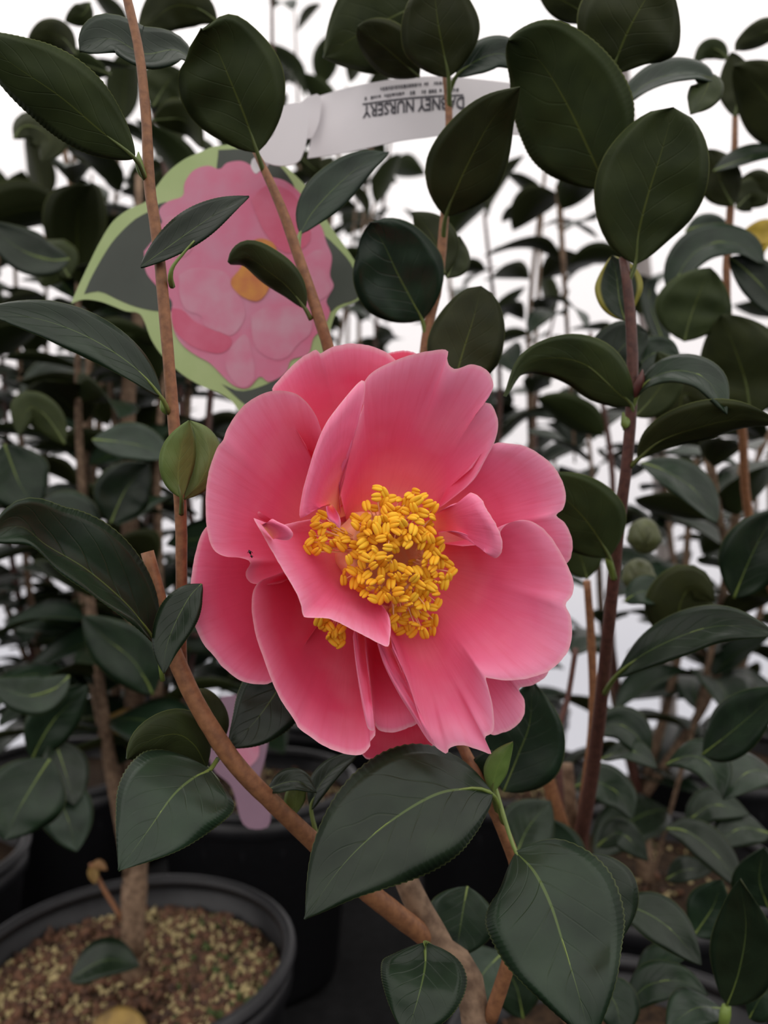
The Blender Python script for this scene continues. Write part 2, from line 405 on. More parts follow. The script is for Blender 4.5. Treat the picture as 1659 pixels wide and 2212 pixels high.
def pot_parts(t, detail=True, grains=0, seed=1):
    c = t.location
    R = POT_R
    vs, fs = lathe([(0.0, 0.001), (R * 0.78, 0.001), (R * 0.80, 0.012), (R * 0.95, POT_H - 0.035), (R * 0.955, POT_H - 0.034),
                    (R * 0.985, POT_H - 0.03), (R * 0.985, POT_H - 0.012), (R * 0.945, POT_H - 0.012), (R * 0.93, POT_H - 0.05), (R * 0.92, POT_H - 0.06)], 64, 0.0016)
    p = mesh_obj('pot', [Vector(v) + c for v in vs], fs, M['pot'], t)
    prof = [(R * 0.965 + 0.0055 * math.cos(a), POT_H - 0.006 + 0.006 * math.sin(a)) for a in [2 * math.pi * k / 10 for k in range(11)]]
    vs, fs = lathe(prof, 64)
    mesh_obj('rim', [Vector(v) + c for v in vs], fs, M['pot'], p)
    vs, fs = [], []
    rings, sg = 14, 36
    zs = POT_H - 0.032
    vs.append((c.x, c.y, c.z + zs + 0.006))
    for i in range(1, rings + 1):
        for s in range(sg):
            a = 2 * math.pi * s / sg; r = R * 0.935 * i / rings
            x, y = r * math.cos(a), r * math.sin(a)
            vs.append((c.x + x, c.y + y, c.z + zs + 0.006 * (1 - i / rings) + 0.004 * noise.noise(Vector((x * 60 + seed, y * 60, 1)))))
    for s in range(sg): fs.append((0, 1 + s, 1 + (s + 1) % sg))
    for i in range(rings - 1):
        for s in range(sg):
            a = 1 + i * sg; fs.append((a + s, a + sg + s, a + sg + (s + 1) % sg, a + (s + 1) % sg))
    soil = mesh_obj('soil', vs, fs, M['soil'], t)
    if grains:
        g = random.Random(seed)
        for nm, mat, cnt, sz, fl in (('fertiliser_grains', M['gran'], grains, 0.0027, 0.8), ('bark_chips', M['chip'], grains // 3, 0.005, 0.35), ('moss_tufts', M['moss'], grains // 6, 0.004, 0.5)):
            vs, fs = [], []
            for _ in range(cnt):
                a = g.uniform(0, 2 * math.pi); r = R * 0.91 * math.sqrt(g.random())
                x, y = r * math.cos(a), r * math.sin(a)
                dens = noise.noise(Vector((x * 22 + seed, y * 22, 4))) 
                if nm != 'bark_chips' and dens < g.uniform(-0.55, 0.25): continue
                if nm == 'moss_tufts' and x < 0.02: continue
                s = sz * g.uniform(0.5, 1.35); z = c.z + zs + 0.006 * (1 - r / R) + s * 0.4
                k = len(vs); q = Quaternion((g.uniform(-1, 1), g.uniform(-1, 1), g.uniform(-1, 1), g.uniform(-1, 1))).normalized()
                l = g.uniform(0.8, 1.7)
                for v in ((1, 0, 0), (-1, 0, 0), (0, 1, 0), (0, -1, 0), (0, 0, 1), (0, 0, -1)):
                    w = Vector((v[0] * l, v[1], v[2] * fl)) * s * g.uniform(0.75, 1.2); w.rotate(q)
                    vs.append((c.x + x + w.x, c.y + y + w.y, z + w.z))
                for f in ((0, 2, 4), (2, 1, 4), (1, 3, 4), (3, 0, 4), (2, 0, 5), (1, 2, 5), (3, 1, 5), (0, 3, 5)): fs.append(tuple(k + j for j in f))
            o = mesh_obj(nm, vs, fs, mat, t); o['kind'] = 'stuff'
    return zs

# ------------------------------------------------------------------ the flowering camellia in front
A = thing('potted_camellia', (0.05, 0.21, 0), 'tall potted camellia in front that bears the open pink flower', 'plant', 'potted camellias')
pot_parts(A, grains=500, seed=3)
soilz = POT_H - 0.028
def down(px, py, d, r, to):      # a stem's last stretch to the soil
    return [(P(px, py, d), r * d / F), (Vector(to), r * d / F * 1.15)]

def stem(plant, pts, mat, foot=None, n=36, label=None):
    L = [P(a, b, c) for a, b, c, r in pts]; R = [r * c / F for a, b, c, r in pts]
    if foot is not None: L.append(Vector(foot)); R.append(R[-1] * 1.12)
    vs, fs, uv = tube_geo(L, R, n, 12, 0.07)
    o = mesh_obj('stem', vs, fs, mat, plant, uvs=uv)
    if label: o['label'] = label
    return o

stem(A, [(868, 1880, .285, 24), (905, 1960, .285, 27), (965, 2070, .28, 29), (1035, 2250, .27, 32)], M['bark_grey'], (A.location.x, A.location.y, soilz - 0.01), label='thick grey-brown trunk')
stem(A, [(268, -30, .238, 9.5), (300, 110, .237, 10), (316, 260, .236, 11), (323, 400, .235, 12), (340, 520, .235, 12), (356, 680, .235, 12.5), (370, 850, .236, 13),
         (383, 1000, .237, 13.5), (391, 1130, .24, 13), (392, 1260, .243, 12), (392, 1400, .245, 11), (400, 1480, .246, 10)], M['bark'], n=60)
stem(A, [(318, 1192, .238, 14), (334, 1250, .238, 14.5), (352, 1330, .238, 16), (375, 1410, .239, 18), (425, 1520, .241, 19), (505, 1645, .245, 20), (590, 1735, .25, 19),
         (690, 1830, .26, 20), (800, 1930, .27, 22), (935, 2035, .283, 22)], M['bark'], n=50, label='brown slanting branch with a cut top end')
stem(A, [(548, 322, .272, 6), (575, 375, .272, 9), (612, 460, .272, 11), (650, 570, .272, 12), (690, 690, .272, 13), (714, 770, .275, 13), (770, 1000, .285, 13), (835, 1400, .29, 15), (868, 1880, .285, 19)], M['bark'], n=50)
stem(A, [(962, 160, .312, 7), (970, 250, .312, 8), (966, 350, .312, 8), (960, 470, .312, 10), (945, 620, .312, 11), (918, 750, .312, 11), (890, 1100, .31, 12), (868, 1500, .30, 13), (872, 1880, .287, 15)], M['bark'], n=50)
stem(A, [(900, 1400, .27, 10), (960, 1540, .262, 11), (1005, 1625, .257, 12), (1050, 1715, .254, 13), (1085, 1790, .254, 14), (1115, 1880, .256, 14), (1120, 2000, .262, 15), (1060, 2200, .27, 16)], M['bark'], n=36)

G = lambda *a, **k: leaf(A, *a, **k)
SR = 0.02
G([(291, 342), (215, 280), (130, 208), (30, 140), (-70, 65)], .225, .205, 84, 14, 'U', 0.28, serr=SR, m=.45, stem=(314, 388, .235))
G([(556, 330), (530, 255), (500, 180), (465, 100), (435, 62)], .268, .245, 116, 2, 'U', 0.10, m=.54, ex=.5, stem=(570, 372, .272))
G([(424, 142), (380, 110), (310, 118), (240, 85), (172, 110)], .262, .245, 62, 58, 'T', 0.35, m=.5, ex=.6, stem=(312, 180, .237), rib=False)
G([(304, 578), (350, 545), (420, 495), (480, 455), (538, 424)], .232, .236, 44, 38, 'T', 0.3, m=.5, serr=SR, rib=False)
tube_px('petiole', [(372, 618, .236, 7), (368, 598, .232, 6), (374, 575, .231, 4), (398, 545, .231, 3), (420, 520, .231, 2)], M['young'], A, 12, 7, 0)
G([(660, 668), (625, 622), (580, 585), (535, 555), (492, 566)], .27, .258, 44, 36, 'U', 0.45, m=.5, ex=.55, stem=(672, 690, .272))
G([(348, 858), (290, 795), (200, 735), (100, 695), (0, 680), (-30, 700)], .23, .205, 62, 40, 'T', 0.22, m=.45, stem=(364, 892, .235))
G([(336, 1392), (280, 1315), (190, 1235), (100, 1180), (40, 1138), (-30, 1165)], .236, .19, 92, 38, 'T', 0.75, m=.5, ex=.7, serr=SR, stem=(352, 1470, .24))
G([(436, 1262), (410, 1290), (380, 1345), (360, 1400), (354, 1455)], .232, .222, 46, 22, 'T', 0.2, m=.4, serr=SR)
G([(640, 1420), (600, 1490), (550, 1560), (493, 1616)], .262, .25, 74, -8, 'T', 0.1, m=.4, serr=SR)
G([(446, 1658), (420, 1610), (380, 1585), (320, 1600), (274, 1640)], .252, .232, 52, -26, 'U', 0.3, m=.5, ex=.6, stem=(470, 1690, .247))
G([(462, 1620), (462, 1560), (445, 1510), (418, 1488)], .262, .262, 32, 10, 'U', 0.2)
G([(452, 1664), (415, 1684), (372, 1722), (320, 1795), (256, 1882)], .236, .205, 128, 22, 'T', 0.06, m=.3, ex=.95, serr=SR, stem=(470, 1640, .245), wave=.03)
G([(1062, 1714), (1000, 1706), (930, 1722), (830, 1785), (740, 1870), (658, 1986)], .243, .21, 134, 18, 'T', 0.08, m=.42, ex=.95, serr=SR, stem=(1088, 1780, .253), wave=.03)
G([(1115, 1842), (1155, 1885), (1190, 1955), (1220, 2050), (1245, 2130), (1280, 2260)], .238, .20, 150, -4, 'T', 0.08, m=.36, ex=1.0, serr=SR, stem=(1066, 1690, .253), wave=.03)
G([(1262, 1845), (1285, 1890), (1308, 1950), (1328, 2050)], .272, .262, 82, -25, 'T', 0.1, m=.4)
G([(921, 2036), (918, 2090), (905, 2150), (878, 2240)], .236, .22, 94, 4, 'T', 0.12, m=.36, ex=.8, serr=SR, stem=(975, 2100, .268))
G([(1010, 1915), (1000, 1970), (985, 2070)], .31, .30, 74, 12, 'T', 0.1)
G([(577, 1708), (610, 1694), (645, 1690), (684, 1712)], .252, .246, 30, 35, 'T', 0.4)
G([(672, 1750), (690, 1700), (725, 1660), (775, 1628)], .262, .262, 30, 38, 'T', 0.3, stem=(690, 1825, .26))
G([(636, 1760), (640, 1720), (655, 1680)], .258, .258, 24, 20, 'U', 0.3, stem=(676, 1815, .26), mats=[M['leaf_up'], M['young_un']])
G([(1064, 1712), (1068, 1680), (1080, 1645), (1108, 1602)], .249, .244, 26, 12, 'U', 0.5, stem=(1078, 1770, .254), mats=[M['leaf_up'], M['young_un']], label='young light green leaf')
G([(1050, 1712), (1042, 1670), (1062, 1620)], .256, .254, 30, 20, 'T', 0.4)
G([(1088, 1710), (1120, 1630), (1145, 1560), (1150, 1470)], .31, .305, 92, 10, 'T', 0.15, rib=True)
G([(912, 692), (890, 650), (858, 590), (830, 530), (800, 480)], .31, .292, 100, 6, 'T', 0.18, m=.45, ex=.55, stem=(922, 740, .312))
G([(975, 850), (1000, 760), (1022, 690), (1040, 618)], .288, .285, 82, 0, 'U', 0.15, m=.45, ex=.5)
G([(962, 592), (948, 540), (925, 495), (892, 458)], .325, .33, 48, 15, 'U', 0.2)
G([(966, 600), (985, 555), (992, 510)], .325, .33, 34, 0, 'U', 0.2)
G([(963, 468), (985, 410), (1020, 335), (1065, 255), (1124, 188)], .305, .27, 86, -10, 'U', 0.14, m=.36, ex=.9, stem=(957, 520, .312))
G([(969, 168), (958, 110), (945, 40), (935, -60)], .305, .29, 86, 4, 'U', 0.12, m=.42, ex=.6, stem=(971, 235, .312))
G([(905, 10), (830, 45), (765, 80), (698, 124)], .33, .325, 96, 8, 'U', 0.15, m=.4, ex=.9)
G([(906, 166), (870, 135), (820, 92), (772, 58)], .325, .31, 52, -14, 'U', 0.25, m=.5, ex=.6)
G([(648, 506), (675, 460), (725, 405), (785, 355), (840, 330)], .285, .295, 48, 26, 'T', 0.3, stem=(644, 560, .272))
G([(985, 166), (1030, 132), (1085, 118), (1138, 152)], .308, .30, 42, 40, 'T', 0.2, stem=(970, 200, .312))
# a young double leaf close to the left stem
G([(392, 1076), (384, 1030), (390, 975), (408, 908)], .233, .23, 40, -18, 'U', 0.35, m=.5, mats=[M['leaf_up'], M['young_un']], stem=(392, 1110, .238), label='young light green leaf')
G([(398, 1078), (432, 1040), (452, 990), (440, 940), (410, 908)], .238, .238, 32, 12, 'U', 0.35, m=.5, mats=[M['leaf_up'], M['young_un']], label='young light green leaf')
# buds in the leaf axils
def bud(plant, pts, mat, name='bud', sides=9):
    o = tube_px(name, pts, mat, plant, 14, sides, 0)
    return o
bud(A, [(314, 385, .234, 6), (305, 370, .233, 9), (300, 350, .232, 8), (299, 328, .232, 1)], M['young'])
bud(A, [(362, 892, .236, 6), (352, 880, .235, 7), (349, 855, .235, 1)], M['young'])

# ------------------------------------------------------------------ the pink flower (petals are traced as fans from a base line to a free edge; depth in the same pixel unit)
U = D0 / F
def FP(px, py, dz):
    return P(px, py, D0 + (dz * 1.55 + (px - 830) * 0.16) * U)

def column_geo():
    vs, fs = [], []
    rings = [((800, 1195), 150, 60), ((792, 1195), 120, 86), ((798, 1196), 80, 92), ((820, 1198), 40, 92), ((838, 1200), 12, 88), ((842, 1200), 14, 76), ((835, 1200), 50, 62), ((825, 1200), 85, 50), ((825, 1200), 100, 26), ((825, 1200), 95, 1)]
    n = 32
    for (cx, cy), dz, r in rings:
        for s in range(n):
            a = 2 * math.pi * s / n
            rr = r * (1 + 0.05 * math.sin(a * 9))
            vs.append(FP(cx + rr * math.cos(a) * 0.92, cy + rr * math.sin(a), dz))
    for i in range(len(rings) - 1):
        for s in range(n): fs.append((i * n + s, i * n + (s + 1) % n, (i + 1) * n + (s + 1) % n, (i + 1) * n + s))
    return vs, fs
vs, fs = column_geo()
FL = mesh_obj('flower', vs, fs, M['column'], A)
FL['label'] = 'open pink camellia flower with yellow stamens'
# pedicel and calyx behind the bloom
vs, fs, uv = tube_geo([FP(815, 1210, 150), FP(830, 1240, 200), FP(845, 1300, 260), P(850, 1390, .29)], [14 * U, 9 * U, 8 * U, 9 * U], 14, 10, .1)
mesh_obj('pedicel', vs, fs, M['young'], FL, uvs=uv)
for k in range(5):
    a = 2 * math.pi * k / 5 + .3
    c = (810, 1205)
    sp = [FP(c[0] + 15 * math.cos(a), c[1] + 15 * math.sin(a), 165), FP(c[0] + 75 * math.cos(a), c[1] + 75 * math.sin(a), 170), FP(c[0] + 135 * math.cos(a), c[1] + 135 * math.sin(a), 140)]
    v, f, fm, uv, _ = leaf_geo(sp, 55 * U, Vector((0, -1, 0)), 0.2, 10, 5)
    mesh_obj('sepal', v, f, [M['young_un'], M['young_un']], FL, fm, uv)

vs, fs = [], []
for i, (r_, z_) in enumerate(((2, 150), (60, 142), (110, 128), (140, 108))):
    for k in range(28):
        a = 2 * math.pi * k / 28; vs.append(FP(818 + r_ * math.cos(a), 1205 + r_ * math.sin(a), z_))
for i in range(3):
    for k in range(28): fs.append((i * 28 + k, i * 28 + (k + 1) % 28, (i + 1) * 28 + (k + 1) % 28, (i + 1) * 28 + k))
mesh_obj('receptacle', vs, fs, M['petal'], FL, uvs=[(0.5, 0.3)] * len(vs))

PN = [0]
def petal(edge, b0, b1, p=1.3, cup=0.0, ripple=3.0, ns=96, nv=20, jag=1.0, roll=10.0, label=None, mat='petal'):
    """edge: (px, py, dz) along the free margin; b0, b1: ends of the base line; the surface runs from base to edge"""
    PN[0] += 1; sd = PN[0] * 7.3
    E = catmull(edge, ns); vs, uv, fs = [], [], []
    wn = max(2, ns // 11); ES = []
    for i in range(ns):                     # a smoothed margin that leads the inner part of the petal
        k = min(wn, i, ns - 1 - i); w_ = E[i - k:i + k + 1]
        ES.append(tuple(sum(q[j] for q in w_) / len(w_) for j in range(3)))
    for i in range(ns):
        s = i / (ns - 1)
        bx, by, bz = (b0[k] + (b1[k] - b0[k]) * s for k in range(3))
        ex, ey, ez = E[i]
        dx, dy = ex - bx, ey - by; L = math.hypot(dx, dy) or 1
        j = jag * (noise.noise(Vector((i * 0.45, sd, 0))) + 0.5 * noise.noise(Vector((i * 1.3, sd, 3))))
        ex += dx / L * j; ey += dy / L * j
        sx_, sy_, sz_ = ES[i]; fx, fy, fz = ex, ey, ez
        for v in range(nv + 1):
            t = v / nv
            t = 1 - (1 - t) ** 1.35
            h_ = min(1, max(0, (t - 0.45) / 0.5)); h_ = h_ * h_ * (3 - 2 * h_)
            ex = sx_ + (fx - sx_) * h_; ey = sy_ + (fy - sy_) * h_; ez = sz_ + (fz - sz_) * h_
            z = bz + (ez - bz) * t ** p + cup * math.sin(math.pi * min(1, t)) 
            z += ripple * t ** 2 * noise.noise(Vector((s * 5.5, t * 1.6, sd))) * 3
            z += roll * max(0, (t - 0.86) / 0.14) ** 2
            z += 5.0 * noise.noise(Vector((ex * t * 0.012 + sd, ey * t * 0.012, 9))) * math.sin(math.pi * t)
            vs.append(FP(bx + (ex - bx) * t, by + (ey - by) * t, z)); uv.append((s, t))
    k = nv + 1
    for i in range(ns - 1):
        for v in range(nv): fs.append((i * k + v, i * k + v + 1, (i + 1) * k + v + 1, (i + 1) * k + v))
    o = mesh_obj('petal', vs, fs, M[mat], FL, uvs=uv)
    if label: o['label'] = label
    return o

def E(pts, z):
    """edge points; z: one depth for all or (start, middle, end) depths"""
    n = len(pts)
    out = []
    for i, q in enumerate(pts):
        if len(q) == 3: out.append(q); continue
        t = i / (n - 1)
        zz = z if isinstance(z, (int, float)) else (z[0] * (1 - t) ** 2 + z[2] * t * t + 2 * t * (1 - t) * (2 * z[1] - (z[0] + z[2]) / 2))
        out.append((q[0], q[1], zz))
    return out
# outer petals first
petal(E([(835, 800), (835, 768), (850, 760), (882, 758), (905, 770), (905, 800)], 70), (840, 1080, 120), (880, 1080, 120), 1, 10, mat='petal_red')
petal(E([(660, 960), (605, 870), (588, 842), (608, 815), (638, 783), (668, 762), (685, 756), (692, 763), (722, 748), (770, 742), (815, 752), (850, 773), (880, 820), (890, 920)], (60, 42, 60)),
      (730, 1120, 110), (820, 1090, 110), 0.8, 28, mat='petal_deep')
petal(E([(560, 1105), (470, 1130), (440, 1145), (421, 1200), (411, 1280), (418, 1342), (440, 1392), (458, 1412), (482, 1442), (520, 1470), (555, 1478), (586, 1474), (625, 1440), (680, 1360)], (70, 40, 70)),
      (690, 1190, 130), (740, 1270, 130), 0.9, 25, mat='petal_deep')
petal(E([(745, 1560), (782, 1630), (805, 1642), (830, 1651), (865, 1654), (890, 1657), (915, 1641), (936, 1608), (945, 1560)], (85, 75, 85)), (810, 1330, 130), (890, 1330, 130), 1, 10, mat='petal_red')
petal(E([(1175, 1380), (1192, 1415), (1187, 1440), (1178, 1462), (1150, 1480), (1121, 1488), (1133, 1513), (1131, 1547), (1110, 1572), (1085, 1583), (1063, 1587), (1040, 1565), (1020, 1500)], (50, 55, 50)),
      (960, 1240, 120), (890, 1300, 120), 1, 10)
petal(E([(1020, 1010), (1045, 975), (1072, 957), (1100, 958), (1135, 964), (1175, 988), (1205, 1020), (1222, 1065), (1217, 1098), (1202, 1113), (1222, 1132), (1236, 1165), (1236, 1190), (1227, 1214), (1190, 1240), (1100, 1260)], (40, 20, 50)),
      (905, 1110, 120), (940, 1190, 120), 0.9, 15)
# the wide petal on the right and below, with its two lobes
petal(E([(1000, 1180), (1076, 1172), (1080, 1150), (1100, 1130), (1140, 1124), (1180, 1148), (1215, 1200), (1238, 1252), (1236, 1285), (1222, 1306), (1232, 1330), (1236, 1370), (1225, 1410), (1192, 1445),
         (1150, 1463), (1100, 1470), (1056, 1465), (1049, 1464), (1056, 1490), (1065, 1530), (1066, 1578), (1048, 1592), (1053, 1608), (1061, 1629), (1040, 1622), (1000, 1610), (972, 1615), (966, 1628), (952, 1622),
         (938, 1610), (915, 1580), (898, 1530), (880, 1480), (862, 1440), (846, 1402)], (10, -25, -5)),
      (925, 1170, 115), (840, 1310, 100), 0.95, 8, 1.2, ns=180)
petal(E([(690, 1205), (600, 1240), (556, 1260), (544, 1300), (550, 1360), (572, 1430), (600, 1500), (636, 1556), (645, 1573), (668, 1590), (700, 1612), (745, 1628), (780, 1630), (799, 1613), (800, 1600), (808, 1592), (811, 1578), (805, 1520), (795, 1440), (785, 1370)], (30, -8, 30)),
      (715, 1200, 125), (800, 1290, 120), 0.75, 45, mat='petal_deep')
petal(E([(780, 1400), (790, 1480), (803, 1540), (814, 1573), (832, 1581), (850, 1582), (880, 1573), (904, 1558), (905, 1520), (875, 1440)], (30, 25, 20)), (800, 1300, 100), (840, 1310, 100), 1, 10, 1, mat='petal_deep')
petal(E([(815, 1392), (831, 1440), (860, 1497), (888, 1542), (922, 1596), (941, 1612), (918, 1582), (903, 1535), (885, 1483), (866, 1440), (848, 1402)], (5, -25, -15)), (820, 1350, 20), (840, 1350, 20), 1, 0, 1, jag=.5, label='pale folded petal margin')
petal(E([(762, 1375), (769, 1440), (782, 1520), (792, 1566), (799, 1577), (806, 1578), (809, 1570), (802, 1500), (792, 1430), (788, 1380)], (0, -22, 15)), (772, 1320, 60), (785, 1320, 60), 1, 0, 1, jag=.5, label='narrow petal folded on edge')
# left cup, top right
petal(E([(655, 1225), (610, 1258), (560, 1262), (538, 1256), (530, 1238), (541, 1215), (520, 1205), (487, 1202), (462, 1188), (448, 1150), (444, 1085), (450, 1022), (468, 970), (482, 950), (490, 928), (510, 895), (540, 865), (580, 846), (625, 846), (655, 862), (680, 893), (694, 930), (712, 1000), (730, 1080)], (60, -30, 60)),
      (705, 1210, 125), (745, 1130, 120), 1.0, 55, ns=130)
petal(E([(738, 1080), (730, 1030), (738, 970), (765, 925), (786, 870), (783, 835), (800, 808), (830, 789), (890, 766), (962, 755), (966, 775), (970, 788), (985, 797), (1020, 787), (1052, 800), (1066, 830), (1056, 858), (1046, 869), (1062, 874), (1076, 910), (1070, 950), (1050, 990), (1020, 1040), (960, 1090)], (40, -8, 50)),
      (750, 1130, 115), (910, 1120, 115), 0.85, 20, ns=130)
# inner small petals
petal(E([(706, 1091), (680, 1100), (648, 1119), (652, 1070), (665, 1020), (680, 970), (702, 918), (735, 872), (775, 826), (788, 826), (785, 868), (766, 922), (740, 970), (731, 1010), (733, 1060), (736, 1105)], (-15, -45, 15)), (712, 1088, -5), (736, 1112, 30), 1, -8, 1, jag=.5, label='narrow inner petal standing on edge')
petal(E([(704, 1094), (706, 1110), (712, 1124), (724, 1132), (733, 1141), (736, 1125), (728, 1105), (716, 1090)], -45), (712, 1092, -25), (718, 1090, -25), 1, -6, .5, 40, 8, .5, 2)
petal(E([(690, 1120, 30), (650, 1125, 10), (600, 1135, -30), (565, 1128, -50), (548, 1119, -60), (560, 1142, -62), (580, 1178, -65), (614, 1236, -72), (642, 1285, -78), (651, 1312, -80), (654, 1328, -80), (664, 1334, -80), (700, 1335, -78), (725, 1342, -75), (757, 1358, -72), (800, 1380, -68), (836, 1397, -66), (842, 1380, -60), (844, 1352, -45), (838, 1325, -20), (815, 1300, 10)], 0),
      (720, 1165, 90), (800, 1262, 80), 0.8, 22, 1.5, ns=130, label='front inner petal curving across the stamens')
petal(E([(572, 1140), (580, 1128), (588, 1121), (600, 1127), (622, 1138), (633, 1153), (626, 1165), (610, 1167), (596, 1162)], (-62, -88, -50)), (560, 1128, -55), (590, 1165, -45), 1, -10, .5, 50, 10, .5, 4, label='small curled petal lobe')
petal(E([(948, 1106), (975, 1090), (1000, 1082), (1008, 1072), (1016, 1064), (1026, 1068), (1040, 1078), (1052, 1100), (1070, 1130), (1084, 1165), (1083, 1195), (1068, 1206), (1061, 1190), (1046, 1172), (1020, 1157), (985, 1147), (955, 1150)], (0, -40, 0)), (935, 1110, 50), (940, 1150, 50), 0.9, -18, 2.5, 90, 14, 1.5, 12, label='small crumpled inner petal')

# stamens: a filament (part of the flower) carrying its anther
def zc(pts): return [(600 + x / 4.1475, 1000 + y / 4.1475) for x, y in pts]
poly_main = zc([(790, 330), (860, 270), (930, 165), (965, 200), (950, 290), (1050, 310), (1160, 310), (1180, 250), (1260, 250), (1380, 340), (1430, 400), (1420, 460), (1390, 540), (1400, 640), (1460, 660), (1470, 730), (1520, 800), (1530, 880), (1600, 910), (1590, 970), (1530, 1060), (1460, 1130), (1440, 1190), (1460, 1250), (1430, 1330), (1400, 1400), (1410, 1480), (1380, 1540), (1220, 1540), (1100, 1530), (1025, 1450), (1015, 1330), (960, 1255), (820, 1210), (700, 1130), (590, 1060), (570, 990), (620, 900), (640, 800), (700, 690), (760, 640), (840, 600), (690, 560), (680, 490), (760, 480), (850, 500), (900, 430), (790, 400)])
poly_left = zc([(360, 470), (400, 440), (480, 520), (520, 600), (600, 620), (625, 700), (560, 760), (430, 790), (300, 805), (235, 785), (240, 710), (310, 660), (310, 550)])
poly_low = zc([(340, 1390), (580, 1470), (565, 1620), (460, 1620), (440, 1530), (370, 1440)])
hollow = zc([(1090, 740), (1200, 720), (1290, 800), (1260, 900), (1120, 930), (1050, 880)])
def inside(x, y, pl):
    r = False; j = len(pl) - 1
    for i in range(len(pl)):
        if (pl[i][1] > y) != (pl[j][1] > y) and x < (pl[j][0] - pl[i][0]) * (y - pl[i][1]) / (pl[j][1] - pl[i][1]) + pl[i][0]: r = not r
        j = i
    return r

def anther_mesh():
    vs, fs = [], []
    for lobe in (-1, 1):
        k0 = len(vs); n, mm = 8, 9
        for i in range(mm):
            t = i / (mm - 1); th = math.pi * t
            z = -math.cos(th) * 1.0
            r = math.sin(th) ** 0.75 if 0 < t < 1 else 0.0
            for s in range(n):
                a = 2 * math.pi * s / n
                x = lobe * 0.30 + r * 0.36 * math.cos(a) * (1.0 - 0.15 * z); y = r * 0.36 * math.sin(a) - 0.10 * z * z
                vs.append((x + lobe * 0.08 * abs(z) ** 2 * -1, y, z))
        for i in range(mm - 1):
            for s in range(n): fs.append((k0 + i * n + s, k0 + i * n + (s + 1) % n, k0 + (i + 1) * n + (s + 1) % n, k0 + (i + 1) * n + s))
    me = bpy.data.meshes.new('anther'); me.from_pydata(vs, [], fs); me.materials.append(M['anther'])
    me.polygons.foreach_set('use_smooth', [True] * len(me.polygons)); me.update()
    return me
AM = anther_mesh()
rs = random.Random(21)
def sample(poly, spacing, tries):
    xs = [p[0] for p in poly]; ys = [p[1] for p in poly]; got = []
    for _ in range(tries):
        x, y = rs.uniform(min(xs), max(xs)), rs.uniform(min(ys), max(ys))
        if not inside(x, y, poly): continue
        if all(math.hypot(x - a, y - b) > spacing for a, b in got): got.append((x, y))
    return got
st = []
for x, y in sample(poly_main, 14.5, 6000):
    h = 60 if inside(x, y, hollow) else 0
    if h and rs.random() < 0.6: continue
    dd = math.hypot((x - 850) / 110, (y - 1205) / 150)
    st.append((x, y, -26 + 34 * dd ** 2 + h + rs.uniform(-16, 16) + (18 if y > 1310 else 0)))
for x, y in sample(poly_left, 13.5, 2000): st.append((x, y, 8 + rs.uniform(-14, 14)))
for x, y in sample(poly_low, 13, 1500): st.append((x, y, 10 + rs.uniform(-8, 8)))
org = origin(FL)
for x, y, z in st:
    tip = FP(x, y, z)
    a = math.atan2(y - 1200, x - 838)
    rr = 78 * rs.uniform(0.85, 1.0)
    root = FP(836 + rr * math.cos(a) * .95, 1199 + rr * math.sin(a), 14 + rs.uniform(0, 12))
    if y > 1335 and x < 760: root = FP(770, 1265, 60)
    mid = (root + tip) / 2 + Vector((rs.uniform(-6, 6), rs.uniform(-6, 6), rs.uniform(-6, 6))) * U
    v, f, uv = tube_geo([root, mid, tip], [2.0 * U, 1.6 * U, 1.2 * U], 6, 5, 0, False)
    fo = mesh_obj('filament', v, f, M['filament'], FL)
    ao = bpy.data.objects.new('anther', AM); COL.objects.link(ao); ao.parent = FL
    d = (tip - root).normalized()
    ax = Vector((rs.uniform(-1, 1), -0.2 + rs.uniform(-.4, .4), rs.uniform(-.8, .8))).normalized() + d * 0.35
    az = ax.normalized(); ay = Vector((rs.uniform(-.7, .7), -1, rs.uniform(-.5, .9))); ay = (ay - az * ay.dot(az)).normalized()
    q = Matrix((ay.cross(az), ay, az)).transposed().to_quaternion()
    s = U * rs.uniform(11.5, 16)
    ao.matrix_basis = Matrix.LocRotScale(tip - org, q, Vector((s * 1.1, s * 0.9, s)))

# two tiny black insects on the left petal
for (x, y, r, lab) in ((540, 1193, 5.0, 'larger of two tiny black aphids on the left petal'), (543.5, 1202, 3.4, 'smaller of two tiny black aphids on the left petal')):
    c = FP(x, y, -2)
    t = thing('aphid', c, lab, 'insect', 'tiny black insects')
    v, f, uv = tube_geo([c + Vector((-r * .5 * U, 0, r * U)), c + Vector((-r * .2 * U, 0, r * .4 * U)), c + Vector((0, 0, 0)), c + Vector((r * .4 * U, 0, -r * U))], [r * .15 * U, r * .5 * U, r * .62 * U, r * .1 * U], 10, 8)
    mesh_obj('body', v, f, M['black'], t)
    for k in (-1, 1):
        v, f, uv = tube_geo([c, c + Vector((k * r * .8 * U, -.2 * r * U, r * .3 * U)), c + Vector((k * r * 1.1 * U, r * .3 * U, -r * .4 * U))], [r * .1 * U] * 3, 6, 5)
        mesh_obj('leg', v, f, M['black'], t)

